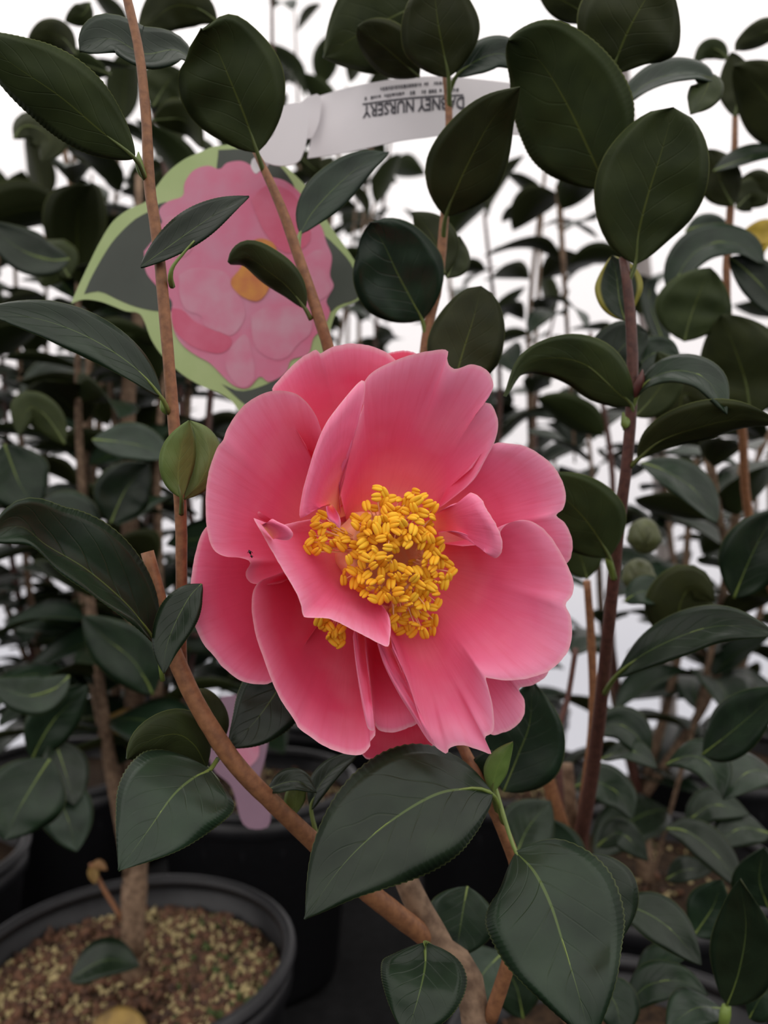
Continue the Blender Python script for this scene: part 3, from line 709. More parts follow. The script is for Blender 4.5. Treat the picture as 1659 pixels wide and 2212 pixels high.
# ------------------------------------------------------------------ the camellia to the right of the bloom
B = thing('potted_camellia', (0.165, 0.485, 0), 'potted camellia right of the pink flower with broad upright leaves', 'plant', 'potted camellias')
pot_parts(B, grains=160, seed=5)
bz = (B.location.x, B.location.y, soilz - 0.01)
stem(B, [(1346, 555, .292, 9), (1358, 640, .293, 11), (1366, 760, .295, 12), (1364, 880, .298, 12), (1354, 1000, .302, 12), (1338, 1130, .31, 12.5), (1318, 1320, .33, 13), (1300, 1500, .36, 14), (1278, 1680, .40, 15), (1250, 1840, .44, 17), (1252, 1930, .455, 24)],
     M['bark_red'], bz, 60, 'slender dark red-brown stem')
stem(B, [(1166, 1615, .43, 13), (1188, 1700, .435, 15), (1218, 1800, .44, 18), (1248, 1880, .45, 22)], M['bark'], None, 20, 'cut side stem')
stem(B, [(1226, 1650, .445, 12), (1232, 1730, .445, 13), (1244, 1870, .45, 15)], M['bark_grey'], None, 16, 'cut grey stub')
stem(B, [(1268, 1255, .40, 8), (1278, 1400, .41, 9), (1280, 1560, .42, 9), (1262, 1720, .435, 10), (1246, 1850, .448, 11)], M['bark'], None, 30)
stem(B, [(1244, 1400, .47, 6), (1228, 1500, .47, 6), (1205, 1620, .465, 7), (1235, 1860, .455, 9)], M['bark_red'], None, 24)
Bf = lambda *a, **k: leaf(B, *a, **k)
Bf([(1372, 572), (1380, 500), (1400, 420), (1428, 330), (1455, 232)], .29, .268, 117, -6, 'U', 0.14, m=.53, ex=.5, stem=(1352, 620, .293))
Bf([(1324, 160), (1338, 110), (1370, 40), (1430, -60)], .29, .275, 118, 4, 'U', 0.12, m=.45, ex=.6, stem=(1330, 240, .3))
stem(B, [(1312, 90, .30, 7), (1326, 200, .30, 8), (1345, 420, .298, 8), (1352, 600, .294, 9)], M['bark_red'], None, 16)
Bf([(1310, 408), (1275, 330), (1225, 225), (1165, 130), (1098, 84)], .30, .275, 122, 10, 'U', 0.10, m=.42, ex=.62, serr=.012, stem=(1345, 480, .296))
Bf([(1280, 46), (1250, 20), (1200, -10), (1150, -60)], .33, .33, 40, 20, 'U', .2, stem=(1300, 60, .31))
Bf([(1342, 232), (1385, 190), (1440, 165), (1500, 160), (1542, 178)], .33, .32, 46, 62, 'T', 0.3, m=.5, ex=.6, stem=(1335, 280, .3), rib=False)
Bf([(1500, 165), (1530, 175), (1515, 215), (1492, 245)], .322, .315, 36, 10, 'U', 0.2, rib=False)
Bf([(1350, 692), (1338, 650), (1332, 600), (1322, 552)], .315, .312, 50, 8, 'T', 0.35, m=.5, mats=[M['varieg'], M['varieg']], label='variegated leaf with yellow margin')
Bf([(1366, 878), (1325, 840), (1270, 790), (1200, 772), (1130, 790), (1088, 856)], .296, .27, 60, 30, 'U', 0.2, m=.32, ex=1.1, stem=(1350, 930, .3))
Bf([(1376, 856), (1410, 818), (1470, 802), (1530, 825), (1570, 896)], .295, .268, 46, 50, 'T', 0.25, m=.42, stem=(1362, 900, .298))
Bf([(1378, 992), (1430, 950), (1500, 925), (1590, 905), (1690, 915)], .298, .262, 60, -48, 'U', 0.3, m=.5, serr=.012, stem=(1360, 1010, .302))
Bf([(1316, 1204), (1285, 1150), (1240, 1095), (1165, 1030)], .31, .285, 84, 8, 'U', 0.15, m=.4, ex=.6, stem=(1328, 1250, .318))
Bf([(1268, 1250), (1255, 1205), (1232, 1160)], .38, .375, 44, 0, 'U', 0.2)
Bf([(1330, 1462), (1390, 1415), (1480, 1372), (1570, 1352), (1680, 1372)], .33, .27, 58, 36, 'T', 0.2, m=.5, stem=(1304, 1500, .358))
Bf([(1372, 900), (1400, 870), (1440, 810), (1420, 760)], .36, .355, 46, 0, 'U', .2)
Bf([(1318, 840), (1320, 790), (1350, 745), (1400, 720)], .36, .35, 62, 20, 'T', 0.15, m=.5, ex=.6)
Bf([(1372, 830), (1390, 780), (1430, 760), (1470, 770)], .37, .36, 46, 35, 'T', 0.2)
bud(B, [(1370, 862, .297, 7), (1376, 842, .294, 11), (1384, 820, .292, 9), (1388, 798, .292, 1)], M['bud'])
bud(B, [(1358, 900, .299, 7), (1350, 918, .297, 9), (1346, 890, .296, 2)], M['young'])
bud(B, [(1325, 1250, .318, 6), (1316, 1215, .312, 8), (1312, 1196, .31, 3)], M['young'])
# lower leaves of the same bush
for a in (
    ([(1480, 1400), (1465, 1330), (1490, 1270), (1545, 1300)], .40, .38, 72, 18, 'U', .35),
    ([(1350, 1300), (1390, 1278), (1460, 1290)], .41, .40, 40, 40, 'T', .2),
    ([(1518, 1630), (1570, 1590), (1630, 1540), (1690, 1485)], .37, .33, 62, 30, 'T', .2),
    ([(1440, 1652), (1490, 1634), (1535, 1655), (1562, 1722)], .40, .37, 50, 42, 'T', .25),
    ([(1690, 1690), (1640, 1665), (1600, 1680), (1562, 1728)], .39, .37, 50, -38, 'T', .25),
    ([(1400, 1645), (1375, 1590), (1330, 1565), (1280, 1585)], .44, .43, 46, 28, 'T', .25),
    ([(1300, 1640), (1360, 1622), (1420, 1660)], .44, .42, 36, 50, 'T', .2),
    ([(1586, 1292), (1615, 1220), (1650, 1150), (1690, 1100)], .38, .36, 66, 16, 'T', .15),
    ([(1570, 2172), (1596, 2100), (1612, 2000), (1598, 1900)], .31, .29, 66, 10, 'T', .15),
    ([(1335, 1955), (1390, 1970), (1450, 2010), (1515, 2085)], .34, .32, 54, -30, 'T', .2),
    ([(1240, 1700), (1290, 1690), (1340, 1720), (1365, 1770)], .47, .45, 46, 30, 'T', .2),
    ([(1440, 1790), (1490, 1800), (1550, 1850), (1605, 1925)], .44, .42, 44, -36, 'T', .2),
    ([(1440, 1900), (1480, 1880), (1540, 1880)], .46, .45, 34, 40, 'T', .2),
    ([(1110, 1860), (1140, 1790), (1190, 1730)], .40, .41, 60, 10, 'T', .2),
    ([(1170, 1940), (1200, 1850), (1160, 1760)], .41, .41, 66, -14, 'T', .2),
    ([(1085, 2060), (1040, 2110), (1010, 2200)], .36, .34, 60, 12, 'T', .2),
    ([(1370, 2130), (1420, 2080), (1490, 2060)], .38, .36, 40, 40, 'T', .2),
    ([(1560, 2180), (1500, 2180), (1440, 2225)], .33, .31, 50, 35, 'T', .2),
    ([(1620, 2200), (1650, 2150), (1700, 2130)], .32, .31, 40, 25, 'T', .2),
    ([(1290, 1830), (1330, 1800), (1360, 1815), (1400, 1860)], .46, .45, 34, 40, 'T', .2),
    ([(1350, 2180), (1400, 2130), (1470, 2120), (1530, 2150)], .36, .34, 44, 30, 'T', .2),
    ([(1660, 1960), (1640, 1900), (1650, 1830)], .37, .36, 60, 10, 'T', .2),
    ([(1500, 2020), (1540, 1960), (1560, 1900)], .38, .37, 50, 15, 'T', .2),
    ([(1290, 2120), (1330, 2170), (1340, 2240)], .34, .33, 50, 10, 'T', .2),
    ([(1480, 1780), (1540, 1740), (1620, 1760)], .46, .45, 40, 35, 'T', .2),
    ([(1660, 1800), (1600, 1790), (1540, 1830)], .45, .44, 44, 30, 'T', .2),
    ([(1130, 2200), (1110, 2120), (1050, 2050)], .40, .40, 56, 0, 'T', .2),
): Bf(*a, m=.45)
bud(B, [(1570, 2172, .31, 9), (1566, 2195, .31, 12), (1560, 2230, .315, 8)], M['young'])

# ------------------------------------------------------------------ shared leaves for the bushes behind
PROTO = []
for k in range(9):
    r = random.Random(100 + k)
    droop = r.uniform(-0.12, 0.34); sw = r.uniform(-0.1, 0.1)
    spn = [Vector((0, 0, 0)), Vector((sw * .5, .34, .05 - droop * .08)), Vector((sw, .68, .04 - droop * .42)), Vector((sw * .6, 1.0, -droop))]
    v, f, fm, uv, _ = leaf_geo(spn, r.uniform(.25, .32), Vector((0, 0, 1)), r.uniform(.1, .4), 14, 7, 0, r.uniform(.4, .5), r.uniform(.65, .95), thick=.004, wave=r.uniform(0, .08), seed=k)
    me = bpy.data.meshes.new('leaf'); me.from_pydata([tuple(x) for x in v], [], f)
    me.materials.append(M['leaf_up']); me.materials.append(M['leaf_un']); me.polygons.foreach_set('material_index', fm)
    u = me.uv_layers.new(name='UVMap'); fl = []
    for l in me.loops: fl.extend(uv[l.vertex_index])
    u.data.foreach_set('uv', fl); me.polygons.foreach_set('use_smooth', [True] * len(me.polygons)); me.update()
    PROTO.append(me)

def shared_leaf(plant, pos, direc, up, size, k, mats=None):
    o = bpy.data.objects.new('leaf', PROTO[k % len(PROTO)]); COL.objects.link(o); o.parent = plant
    Y = direc.normalized(); X = Y.cross(up)
    if X.length < 1e-3: X = Vector((1, 0, 0))
    X.normalize(); Z = X.cross(Y)
    m = Matrix((X, Y, Z)).transposed()
    o.matrix_basis = Matrix.LocRotScale(pos - plant.location, m.to_quaternion(), Vector((size * .95, size, size)))
    return o

def bush(x, y, label, nst, top, nleaf, seed, spread=0.13, low=0.32, grains=0, lean=(0, 0), extra=(), lsize=(.06, .095), mat='bark_grey'):
    r = random.Random(seed)
    t = thing('potted_camellia', (x, y, 0), label, 'plant', 'potted camellias')
    pot_parts(t, grains=grains, seed=seed)
    base = Vector((x, y, soilz - .01))
    fork = base + Vector((r.uniform(-.01, .01), r.uniform(-.01, .01), .09))
    v, f, uv = tube_geo([base, fork], [.009, .008], 8, 10, .15); mesh_obj('trunk', v, f, M[mat], t, uvs=uv)
    lines = []
    for k in range(nst):
        a = 2 * math.pi * (k + r.random() * .6) / nst; sp = spread * r.uniform(.45, 1)
        tp = Vector((x + lean[0] + sp * math.cos(a), y + lean[1] + sp * math.sin(a) * .8, top * r.uniform(.82, 1.04)))
        m1 = fork.lerp(tp, .35) + Vector((math.cos(a), math.sin(a), 0)) * sp * .22
        lines.append(([fork, m1, fork.lerp(tp, .7) + Vector((r.uniform(-.012, .012), 0, 0)), tp], .0052))
    for e_ in extra: lines.append(([P(*q[:3]) for q in e_], .004))
    for ln, rad in lines:
        v, f, uv = tube_geo(ln, [rad, rad * .8, rad * .6, rad * .35], 18, 7, .1) if len(ln) == 4 else tube_geo(ln, [rad] * len(ln), 18, 7, .1)
        mesh_obj('stem', v, f, M['bark_red'] if r.random() < .35 else M[mat], t, uvs=uv)
    per = max(1, nleaf // len(lines)); c = 0
    for ln, rad in lines:
        smp = [Vector(q) for q in catmull([tuple(q) for q in ln], 60)]
        ph = r.uniform(0, 6.28)
        ok = [i for i in range(60) if smp[i].z > low]
        if not ok: continue
        for j in range(per):
            i = ok[min(len(ok) - 1, int(len(ok) * (j + r.random()) / per))]
            a = ph + j * 2.4 + r.uniform(-.4, .4)
            frac = i / 59
            el = r.uniform(-.25, .5) + (.75 if frac > .93 else 0)
            d = Vector((math.cos(a) * math.cos(el), math.sin(a) * math.cos(el), math.sin(el)))
            up = Vector((0, 0, 1)) + Vector((r.uniform(-.5, .5), r.uniform(-.5, .5), 0)) - d * .1
            if el > .8: up = Vector((-math.cos(a), -math.sin(a), .3))
            sz = r.uniform(*lsize)
            tipp = smp[i] + d * sz
            if tipp.y < 0.36: continue
            shared_leaf(t, smp[i] + d * .006, d, up, sz, r.randrange(99)); c += 1
    return t

D = bush(-.202, .618, 'potted camellia at lower left, pale grains on its soil', 6, .93, 132, 11, .14, .40, grains=4200, lean=(-.02, .06))
Ebush = bush(-.505, .79, 'potted camellia at the left edge behind the grain-strewn pot', 7, .98, 215, 12, .16, .30, lean=(.0, 0))
bush(-.165, 1.02, 'potted camellia straight behind the picture tag', 7, 1.2, 180, 13, .18, .30, grains=400)
bush(-.80, 1.02, 'potted camellia farthest left in the back rows', 6, 1.12, 170, 14, .18, .3)
bush(-.47, 1.38, 'potted camellia in the far row behind the left stem', 7, 1.27, 180, 15, .19, .3)
bush(-.45, 1.075, 'potted camellia between the left edge bush and the far row', 7, 1.12, 210, 31, .17, .3)
bush(-.10, 1.38, 'potted camellia in the far row behind the white label', 6, 1.56, 140, 16, .19, .3)
bush(.165, 1.06, 'potted camellia behind the flower and left of the steel post', 5, 1.07, 86, 17, .14, .3, grains=400,
     extra=([(1206, 400, .9), (1216, 560, .9), (1228, 760, .92), (1242, 1000, .95)],))
Ib = bush(.27, .79, 'potted camellia at right with orange-brown mulch under it', 4, .80, 72, 18, .14, .30, grains=260,
          extra=([(1606, 1005, .62), (1565, 1260, .65), (1505, 1540, .69), (1400, 1925, .765)], [(1530, 985, .6), (1550, 1100, .61), (1566, 1230, .64), (1520, 1500, .69)]))
Jb = bush(.485, .62, 'potted camellia at the right edge of the picture', 4, .80, 56, 19, .13, .30)
bush(.50, 1.14, 'potted camellia behind the steel post on the right', 4, 1.0, 70, 20, .15, .28)
bush(.205, 1.40, 'potted camellia in the far row behind the flower', 4, 1.0, 64, 22, .16, .28)
bush(.84, 1.0, 'potted camellia beyond the right edge, far back', 4, 1.05, 60, 23, .15, .28)

# nearer leaves of the right edge bush
Jf = lambda *a, **k: leaf(Jb, *a, **k)
stem(Jb, [(1588, 250, .47, 6), (1586, 340, .47, 7), (1576, 480, .475, 8), (1570, 640, .48, 8), (1600, 900, .5, 9), (1680, 1300, .55, 9)], M['bark'], (Jb.location.x, Jb.location.y, soilz), 40)
for a in (
    ([(1588, 252), (1592, 210), (1588, 165), (1580, 112)], .46, .455, 36, 0, 'U', .2),
    ([(1720, 330), (1680, 250), (1640, 190), (1586, 140)], .44, .43, 66, 10, 'U', .2),
    ([(1700, 60), (1650, 70), (1600, 95), (1588, 110)], .45, .45, 28, 20, 'U', .2),
    ([(1584, 445), (1562, 405), (1548, 365), (1530, 322)], .46, .455, 42, 0, 'U', .2),
    ([(1572, 128), (1550, 108), (1525, 108), (1498, 134)], .5, .5, 20, 15, 'U', .2),
    ([(1542, 370), (1590, 350), (1640, 335), (1700, 330)], .45, .44, 36, 58, 'T', .3),
    ([(1478, 738), (1490, 690), (1510, 635), (1535, 578)], .42, .41, 80, 4, 'U', .2),
    ([(1448, 645), (1480, 570), (1530, 530), (1600, 530), (1650, 570)], .45, .43, 50, 55, 'T', .3),
    ([(1575, 555), (1630, 600), (1670, 650), (1700, 700)], .44, .43, 42, 20, 'T', .3),
    ([(1622, 905), (1612, 830), (1590, 760), (1558, 680)], .42, .41, 92, -12, 'U', .2),
    ([(1655, 430), (1630, 400), (1600, 385)], .5, .5, 34, 10, 'U', .2),
    ([(1590, 450), (1625, 420), (1660, 440)], .5, .5, 36, 10, 'U', .2),
    ([(1490, 940), (1470, 890), (1480, 850), (1530, 870)], .44, .43, 56, 10, 'U', .35),
    ([(1385, 1000), (1440, 1020), (1500, 1060), (1548, 1130)], .45, .43, 54, -46, 'T', .2),
    ([(1480, 500), (1530, 485), (1580, 505)], .52, .51, 26, 40, 'T', .2),
    ([(1440, 760), (1400, 640), (1420, 600)], .55, .55, 30, 40, 'T', .2),
): Jf(*a, m=.45, ex=.7)
Jf([(1700, 500), (1650, 505), (1592, 515)], .5, .5, 30, 20, 'T', .2, mats=[M['yellow'], M['yellow']], label='yellowed leaf', rib=False)
Jf([(1660, 520), (1640, 540), (1645, 565)], .5, .5, 16, 20, 'T', .2, mats=[M['yellow'], M['yellow']], label='yellowed leaf', rib=False)
# round green flower buds among the right leaves
for x, y, d, r_ in ((1392, 1158, .44, 34), (1380, 1245, .45, 34)):
    c = P(x, y, d); R_ = r_ * d / F; vs, fs = [], []
    n, mm = 14, 12
    for i in range(mm + 1):
        th = math.pi * i / mm
        for s in range(n):
            a = 2 * math.pi * s / n; rr = R_ * math.sin(th) * (1 + .05 * math.sin(3 * a + th * 3))
            vs.append(c + Vector((rr * math.cos(a), rr * math.sin(a), -R_ * 1.15 * math.cos(th))))
    for i in range(mm):
        for s in range(n): fs.append((i * n + s, i * n + (s + 1) % n, (i + 1) * n + (s + 1) % n, (i + 1) * n + s))
    o = mesh_obj('flower_bud', vs, fs, M['bud_green'], B); o['label'] = 'round green flower bud'
    for k in range(4):
        a = 2 * math.pi * k / 4 + .5
        sp = [c + Vector((.2 * R_ * math.cos(a), .2 * R_ * math.sin(a), -1.1 * R_)), c + Vector((1.02 * R_ * math.cos(a), 1.02 * R_ * math.sin(a), -.3 * R_)), c + Vector((.85 * R_ * math.cos(a), .85 * R_ * math.sin(a), .75 * R_))]
        v, f, fm, uv, _ = leaf_geo(sp, R_ * .7, Vector((math.cos(a), math.sin(a), 0)), -.25, 8, 5)
        mesh_obj('scale', v, f, [M['bud_green'], M['bud_green']], o, fm, uv)

# nearer dark leaves on the left, belonging to the bush at the left edge and to the grain-strewn pot
trunk = [(286, 2060, .618), (292, 1900, .62), (294, 1600, .63), (276, 900, .63)]
v, f, uv = tube_geo([P(*q) for q in trunk] + [P(298, 690, .64), P(300, 380, .66)], [.0098, .0092, .0085, .006, .005, .003], 40, 10, .15)
mesh_obj('stem', v, f, M['bark_grey'], D, uvs=uv)
v, f, uv = tube_geo([P(265, 1985, .618), P(230, 1930, .62), P(195, 1865, .62)], [.0022, .002, .0016], 10, 6, .1)
mesh_obj('stem', v, f, M['bark'], D, uvs=uv)
for k, (x0, y0, x1, y1, w_) in enumerate(((197, 1868, 205, 1910, 12), (200, 1865, 232, 1880, 10))):
    leaf(D, [(x0, y0), ((x0 + x1) / 2, (y0 + y1) / 2 - 4), (x1, y1)], .62, .615, w_, 10, 'T', .4, mats=[M['brown'], M['brown']], rib=False, name='dry_leaf', label='small dry brown leaf')
Df = lambda *a, **k: leaf(D, *a, **k)
for a in (
    ([(108, 1640), (75, 1690), (40, 1750), (8, 1815)], .46, .44, 84, 8, 'T', .12),
    ([(118, 1600), (135, 1650), (150, 1700), (160, 1740)], .50, .48, 50, -20, 'T', .2),
    ([(105, 1690), (130, 1730), (150, 1780), (165, 1840)], .49, .47, 56, 14, 'T', .2),
    ([(150, 1460), (100, 1500), (40, 1500), (-20, 1470)], .47, .45, 48, 34, 'T', .25),
    ([(70, 1640), (105, 1570), (150, 1520), (190, 1480)], .50, .49, 52, 10, 'T', .2),
    ([(165, 118), (140, 85), (105, 72), (60, 84)], .46, .46, 30, 20, 'U', .2),
    ([(470, 48), (430, 20), (370, 15), (298, 74)], .38, .37, 44, 12, 'U', .2),
    ([(238, 160), (180, 140), (130, 130), (90, 100)], .5, .5, 30, 30, 'U', .2),
    ([(195, 5), (180, 30), (140, 46)], .5, .5, 22, 10, 'U', .2),
    ([(330, 230), (360, 180), (390, 150)], .5, .5, 46, 10, 'U', .25),
    ([(330, 260), (400, 260), (440, 320)], .5, .5, 40, 40, 'U', .25),
    ([(640, 330), (690, 370), (720, 340)], .6, .6, 30, 30, 'U', .25),
    ([(30, 300), (60, 270), (110, 300), (90, 350)], .5, .5, 40, 30, 'U', .25),
    ([(150, 560), (90, 560), (30, 530), (-30, 480)], .5, .48, 52, 28, 'T', .25),
    ([(150, 600), (120, 560), (90, 620)], .52, .52, 46, 10, 'U', .25),
    ([(140, 960), (100, 900), (60, 880), (40, 940)], .5, .48, 36, 15, 'U', .3),
    ([(60, 1140), (150, 1120), (190, 1200)], .5, .5, 60, 20, 'T', .25),
    ([(10, 960), (40, 1040), (80, 1100)], .5, .5, 70, 0, 'T', .25),
    ([(200, 950), (290, 960), (370, 990)], .48, .48, 50, 35, 'T', .25),
    ([(240, 1130), (270, 1060), (320, 1000)], .5, .5, 60, 10, 'T', .25),
    ([(330, 1500), (290, 1430), (230, 1380), (180, 1330)], .52, .5, 60, 10, 'T', .2),
): Df(*a, m=.45, ex=.75)
leaf(Ebush, [(310, 1540), (270, 1560), (215, 1562)], .6, .6, 30, 20, 'T', .2, mats=[M['brown'], M['brown']], name='dry_leaf', label='dry tan leaf', rib=False)

# ------------------------------------------------------------------ litter
def ground_leaf(name, c, ang, size, hw, mat, label, fold=.3, tilt=.25):
    d = Vector((math.cos(ang), math.sin(ang), tilt)); s = Vector((0, 0, 1)) * .2
    sp = [c, c + d * size * .5 + Vector((0, 0, .006)), c + d * size + Vector((0, 0, -.006))]
    v, f, fm, uv, _ = leaf_geo(sp, hw, Vector((.1, -.4, 1)), fold, 16, 7)
    o = mesh_obj(name, v, f, mat, None, fm, uv, loc=c); tag(o, label, 'leaf')
    return o
ground_leaf('fallen_leaf', P(150, 2128, .565) + Vector((0, 0, .004)), .12, .05, .017, [M['leaf_up'], M['leaf_un']], 'fallen grey-green leaf lying on the soil of the lower left pot')
ground_leaf('fallen_leaf', P(180, 2238, .53) + Vector((0, 0, .001)), -.05, .05, .014, [M['brown'], M['brown']], 'fallen tan leaf at the bottom edge in the lower left pot', .1, .03)

# ------------------------------------------------------------------ the die-cut picture tag
from mathutils.geometry import tessellate_polygon
def sheet(name, pts, d, thick, mat, parent, n=None, close=True):
    """flat cut-out standing at distance d, its front towards the viewer"""
    q = catmull([(a, b, 0) for a, b in (pts + [pts[0]])], n or len(pts) * 4)[:-1]
    fr = [P(a, b, d(a, b)) for a, b, _ in q]; off = Vector((0, thick, 0)); bk = [v + off for v in fr]
    k = len(fr); tri = tessellate_polygon([[Vector((a, b, 0)) for a, b, _ in q]])
    fs = [tuple(t) for t in tri] + [tuple(k + i for i in reversed(t)) for t in tri]
    fs += [(i, (i + 1) % k, k + (i + 1) % k, k + i) for i in range(k)]
    o = mesh_obj(name, fr + bk, fs, mat, parent, smooth=False)
    return o
def z2(pts): return [(140 + x / 2.5136, 300 + y / 2.5136) for x, y in pts]
TD = .345
dT = lambda a, b: TD + (a - 460) * 0.00001
T_ = thing('picture_tag', P(470, 880, TD), 'die-cut plant tag printed with a pink flower on pale green leaves', 'tag')
sheet('tag_card', z2([(35, 895), (60, 830), (130, 680), (190, 560), (260, 450), (350, 380), (440, 340), (490, 270), (560, 180), (650, 110), (740, 70), (820, 40), (1000, 30), (1150, 110), (1330, 280), (1440, 470), (1560, 640), (1620, 760), (1605, 865), (1490, 925), (1445, 1020), (1420, 1150), (1300, 1330), (1150, 1420), (1040, 1500), (1010, 1600), (975, 1540), (920, 1440), (850, 1385), (740, 1340), (640, 1280), (540, 1190), (470, 1090), (412, 955), (330, 935), (200, 885), (100, 872)]), dT, .0007, M['tag_green'], T_, 200)
f1 = lambda a, b: dT(a, b) - .0002
f2 = lambda a, b: dT(a, b) - .0004
f3 = lambda a, b: dT(a, b) - .0006
f4 = lambda a, b: dT(a, b) - .0008
L1 = sheet('printed_leaf', z2([(105, 842), (140, 760), (200, 650), (270, 545), (370, 445), (450, 398), (560, 345), (700, 500), (700, 900), (540, 935), (410, 918), (300, 878), (190, 828)]), f1, .0001, M['tag_dark'], T_); L1['label'] = 'dark green printed leaf'
L1 = sheet('printed_leaf', z2([(1380, 500), (1460, 570), (1560, 690), (1598, 850), (1490, 900), (1420, 930), (1330, 700)]), f1, .0001, M['tag_dark'], T_); L1['label'] = 'dark green printed leaf'
L1 = sheet('printed_leaf', z2([(834, 60), (1000, 58), (1120, 110), (1212, 200), (1240, 300), (1000, 330), (836, 230)]), f1, .0001, M['tag_dark'], T_); L1['label'] = 'dark green printed leaf'
L1 = sheet('printed_leaf', z2([(850, 1330), (960, 1370), (1100, 1330), (1250, 1260), (1150, 1400), (1030, 1470)]), f1, .0001, M['tag_dark'], T_); L1['label'] = 'dark green printed leaf'
PF = sheet('printed_flower', z2([(430, 610), (470, 560), (530, 470), (510, 390), (560, 340), (640, 310), (650, 240), (700, 170), (780, 145), (840, 165), (880, 130), (960, 120), (1020, 150), (1100, 200), (1200, 230), (1290, 310), (1320, 400), (1390, 470), (1420, 560), (1450, 640), (1440, 740), (1460, 800), (1420, 880), (1440, 940), (1400, 1030), (1350, 1080), (1320, 1170), (1230, 1200), (1200, 1270), (1110, 1320), (1060, 1290), (1000, 1350), (940, 1350), (880, 1310), (790, 1220), (720, 1180), (650, 1130), (600, 1060), (575, 960), (580, 880), (500, 800), (440, 720)]), f2, .0001, M['tag_pink'], T_, 180)
PF['label'] = 'printed pink camellia'
for nm, mt, pts in (
    ('printed_petal', 'tag_rose', [(580, 920), (640, 930), (720, 1000), (880, 1060), (905, 1120), (840, 1165), (720, 1140), (640, 1090), (590, 1020)]),
    ('printed_petal', 'tag_rose', [(1010, 330), (1100, 250), (1230, 290), (1310, 420), (1330, 560), (1200, 620), (1080, 500)]),
    ('printed_petal', 'tag_pale', [(620, 740), (700, 700), (860, 720), (920, 800), (980, 940), (930, 1050), (850, 1070), (760, 1020), (740, 960), (660, 930), (625, 850)]),
    ('printed_petal', 'tag_pale', [(1010, 960), (1120, 900), (1280, 920), (1340, 980), (1330, 1060), (1270, 1110), (1200, 1190), (1110, 1190), (1030, 1120)]),
    ('printed_petal', 'tag_pale', [(900, 1130), (980, 1060), (1020, 1180), (1030, 1300), (970, 1350), (910, 1310), (870, 1220)]),
    ('printed_petal', 'tag_pale', [(1290, 650), (1380, 600), (1440, 660), (1430, 760), (1440, 830), (1360, 880), (1270, 800)]),
    ('printed_petal', 'tag_pale', [(510, 480), (560, 420), (640, 440), (700, 560), (640, 640), (540, 600)]),
): sheet(nm, z2(pts), f3, .0001, M[mt], PF)
sheet('printed_stamens', z2([(990, 570), (1060, 540), (1130, 565), (1160, 640), (1130, 740), (1100, 830), (1050, 880), (990, 870), (930, 830), (900, 770), (960, 690)]), f4, .0001, M['tag_yellow'], PF)

# ------------------------------------------------------------------ the white name label looped round the stems
BD = .335
LB = thing('plant_label', P(900, 300, BD), 'white plastic plant label strip printed upside down with the nursery name', 'label')
top = [(690, 207), (740, 192), (800, 179), (860, 170), (925, 165), (985, 167), (1050, 173), (1100, 179), (1136, 184)]
bot = [(664, 342), (735, 332), (800, 318), (860, 305), (925, 296), (985, 288), (1050, 286), (1100, 290), (1146, 292)]
tN = catmull([(a, b, 0) for a, b in top], 40); bN = catmull([(a, b, 0) for a, b in bot], 40)
def bdep(u): return BD + .010 * (2 * u - 1) ** 2
vs, fs = [], []
for i in range(40):
    u = i / 39
    for q in (tN[i], bN[i]):
        vs.append(P(q[0], q[1], bdep(u))); vs.append(P(q[0], q[1], bdep(u)) + Vector((0, .0004, 0)))
for i in range(39):
    a = i * 4; b = a + 4
    fs += [(a, a + 2, b + 2, b), (a + 1, b + 1, b + 3, a + 3), (a, b, b + 1, a + 1), (a + 2, a + 3, b + 3, b + 2)]
fs += [(0, 1, 3, 2), (156, 158, 159, 157)]
mesh_obj('label_strip', vs, fs, M['paper'], LB, smooth=False)
sheet('label_loop_end', [(600, 232), (640, 222), (664, 236), (666, 280), (655, 330), (640, 352), (600, 358), (562, 345), (548, 330), (560, 310), (590, 290)], lambda a, b: BD - .006, .0005, M['paper'], LB)
sheet('label_loop_neck', [(640, 230), (665, 210), (692, 206), (690, 260), (672, 300), (660, 290)], lambda a, b: BD + .006, .0005, M['paper'], LB)
sheet('label_loop_end', [(544, 345), (560, 335), (580, 350), (575, 362), (562, 368), (552, 375), (542, 360)], lambda a, b: BD - .003, .0005, M['paper'], LB)

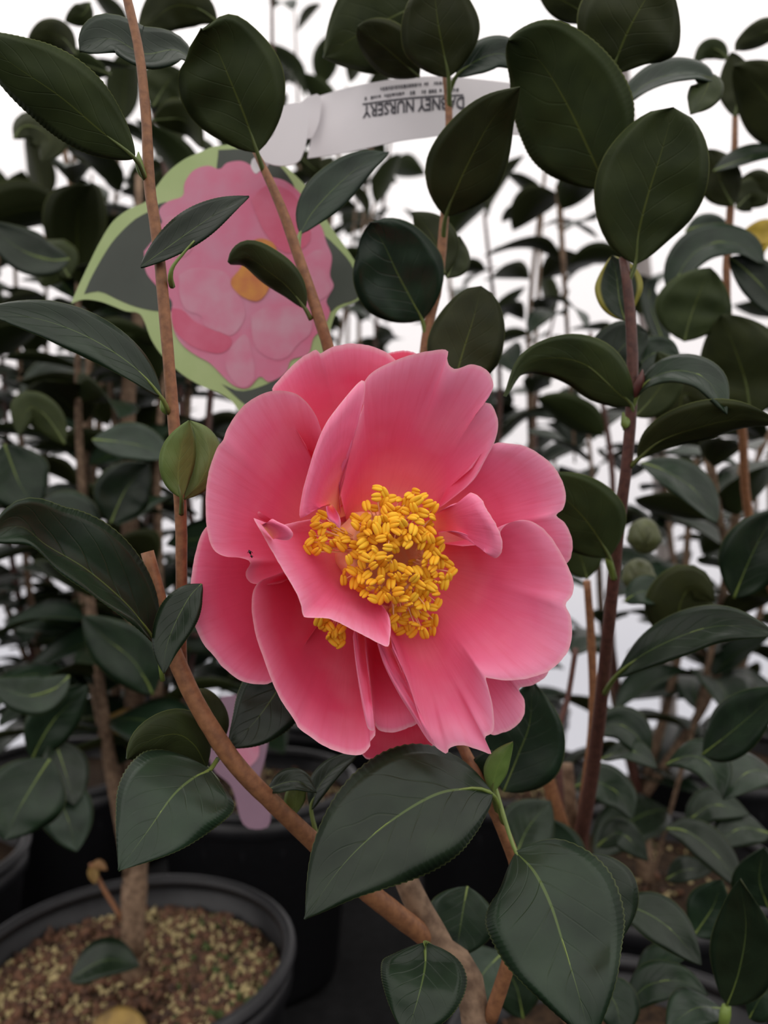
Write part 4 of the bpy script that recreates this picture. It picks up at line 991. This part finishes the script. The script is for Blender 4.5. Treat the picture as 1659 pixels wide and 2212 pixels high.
def print_text(body, x_right, x_left, off, hgt, bold=0.0):
    """lettering turned upside down: it starts at x_right and runs to the left; off = height below the printed rule"""
    cu = bpy.data.curves.new('text', 'FONT'); cu.body = body; cu.resolution_u = 2; cu.offset = bold
    to = bpy.data.objects.new('text', cu); COL.objects.link(to)
    me = bpy.data.meshes.new_from_object(to); bpy.data.objects.remove(to); bpy.data.curves.remove(cu)
    xs = [v.co.x for v in me.vertices]; x0, x1 = min(xs), max(xs)
    vs = []
    for v in me.vertices:
        u = (v.co.x - x0) / (x1 - x0); px = x_right + (x_left - x_right) * u
        py = rule(px) + off + v.co.y / .72 * hgt
        uu = min(1, max(0, (px - 677) / (1141 - 677)))
        vs.append(P(px, py, bdep(uu) - .0003))
    fs = [tuple(p.vertices) for p in me.polygons]
    bpy.data.meshes.remove(me)
    return mesh_obj('printed_text', vs, fs, M['ink'], LB, smooth=False)
def rule(px): return 225 - 20 * (px - 783) / 218 - 4 * math.sin(math.pi * min(1, max(0, (px - 783) / 218)))
o = print_text('DABNEY NURSERY', 1003, 783, 4, 27, .022); o['label'] = 'upside-down lettering DABNEY NURSERY'
vs, fs = [], []
for i in range(25):
    px = 783 + 218 * i / 24; uu = (px - 677) / 464
    for dy in (-1.6, 1.6): vs.append(P(px, rule(px) + dy, bdep(uu) - .0003))
for i in range(24): fs.append((2 * i, 2 * i + 1, 2 * i + 3, 2 * i + 2))
mesh_obj('printed_rule', vs, fs, M['ink'], LB, smooth=False)
# two rows of tiny print too blurred to read: short strokes
r5 = random.Random(5)
for off, xa, xb in ((-15, 788, 988), (-31, 822, 975)):
    vs, fs = [], []; px = xa
    while px < xb:
        wd = r5.uniform(2.5, 5); hh = r5.uniform(5, 8)
        if r5.random() > .13:
            k = len(vs)
            for a, b in ((0, 0), (wd, 0), (wd, hh), (0, hh)):
                vs.append(P(px + a, rule(px) + off + b, bdep((px - 677) / 464) - .0003))
            fs.append((k, k + 3, k + 2, k + 1))
        px += wd + r5.uniform(1.5, 2.5)
    o = mesh_obj('fine_print', vs, fs, M['ink'], LB, smooth=False); o['kind'] = 'stuff'

# a second card hanging lower down behind the branch
t = thing('hanging_tag', P(520, 1790, .42), 'pale mauve tag hanging behind the brown branch under the flower', 'tag')
sheet('tag_card', [(478, 1505), (520, 1502), (565, 1515), (580, 1580), (572, 1640), (560, 1690), (582, 1740), (580, 1785), (540, 1790), (520, 1770), (500, 1700), (460, 1660), (450, 1600)], lambda a, b: .42, .0006, M['mauve'], t)
sheet('printed_patch', [(505, 1600), (545, 1580), (560, 1630), (530, 1660), (505, 1640)], lambda a, b: .4197, .0001, M['tag_pale'], t)
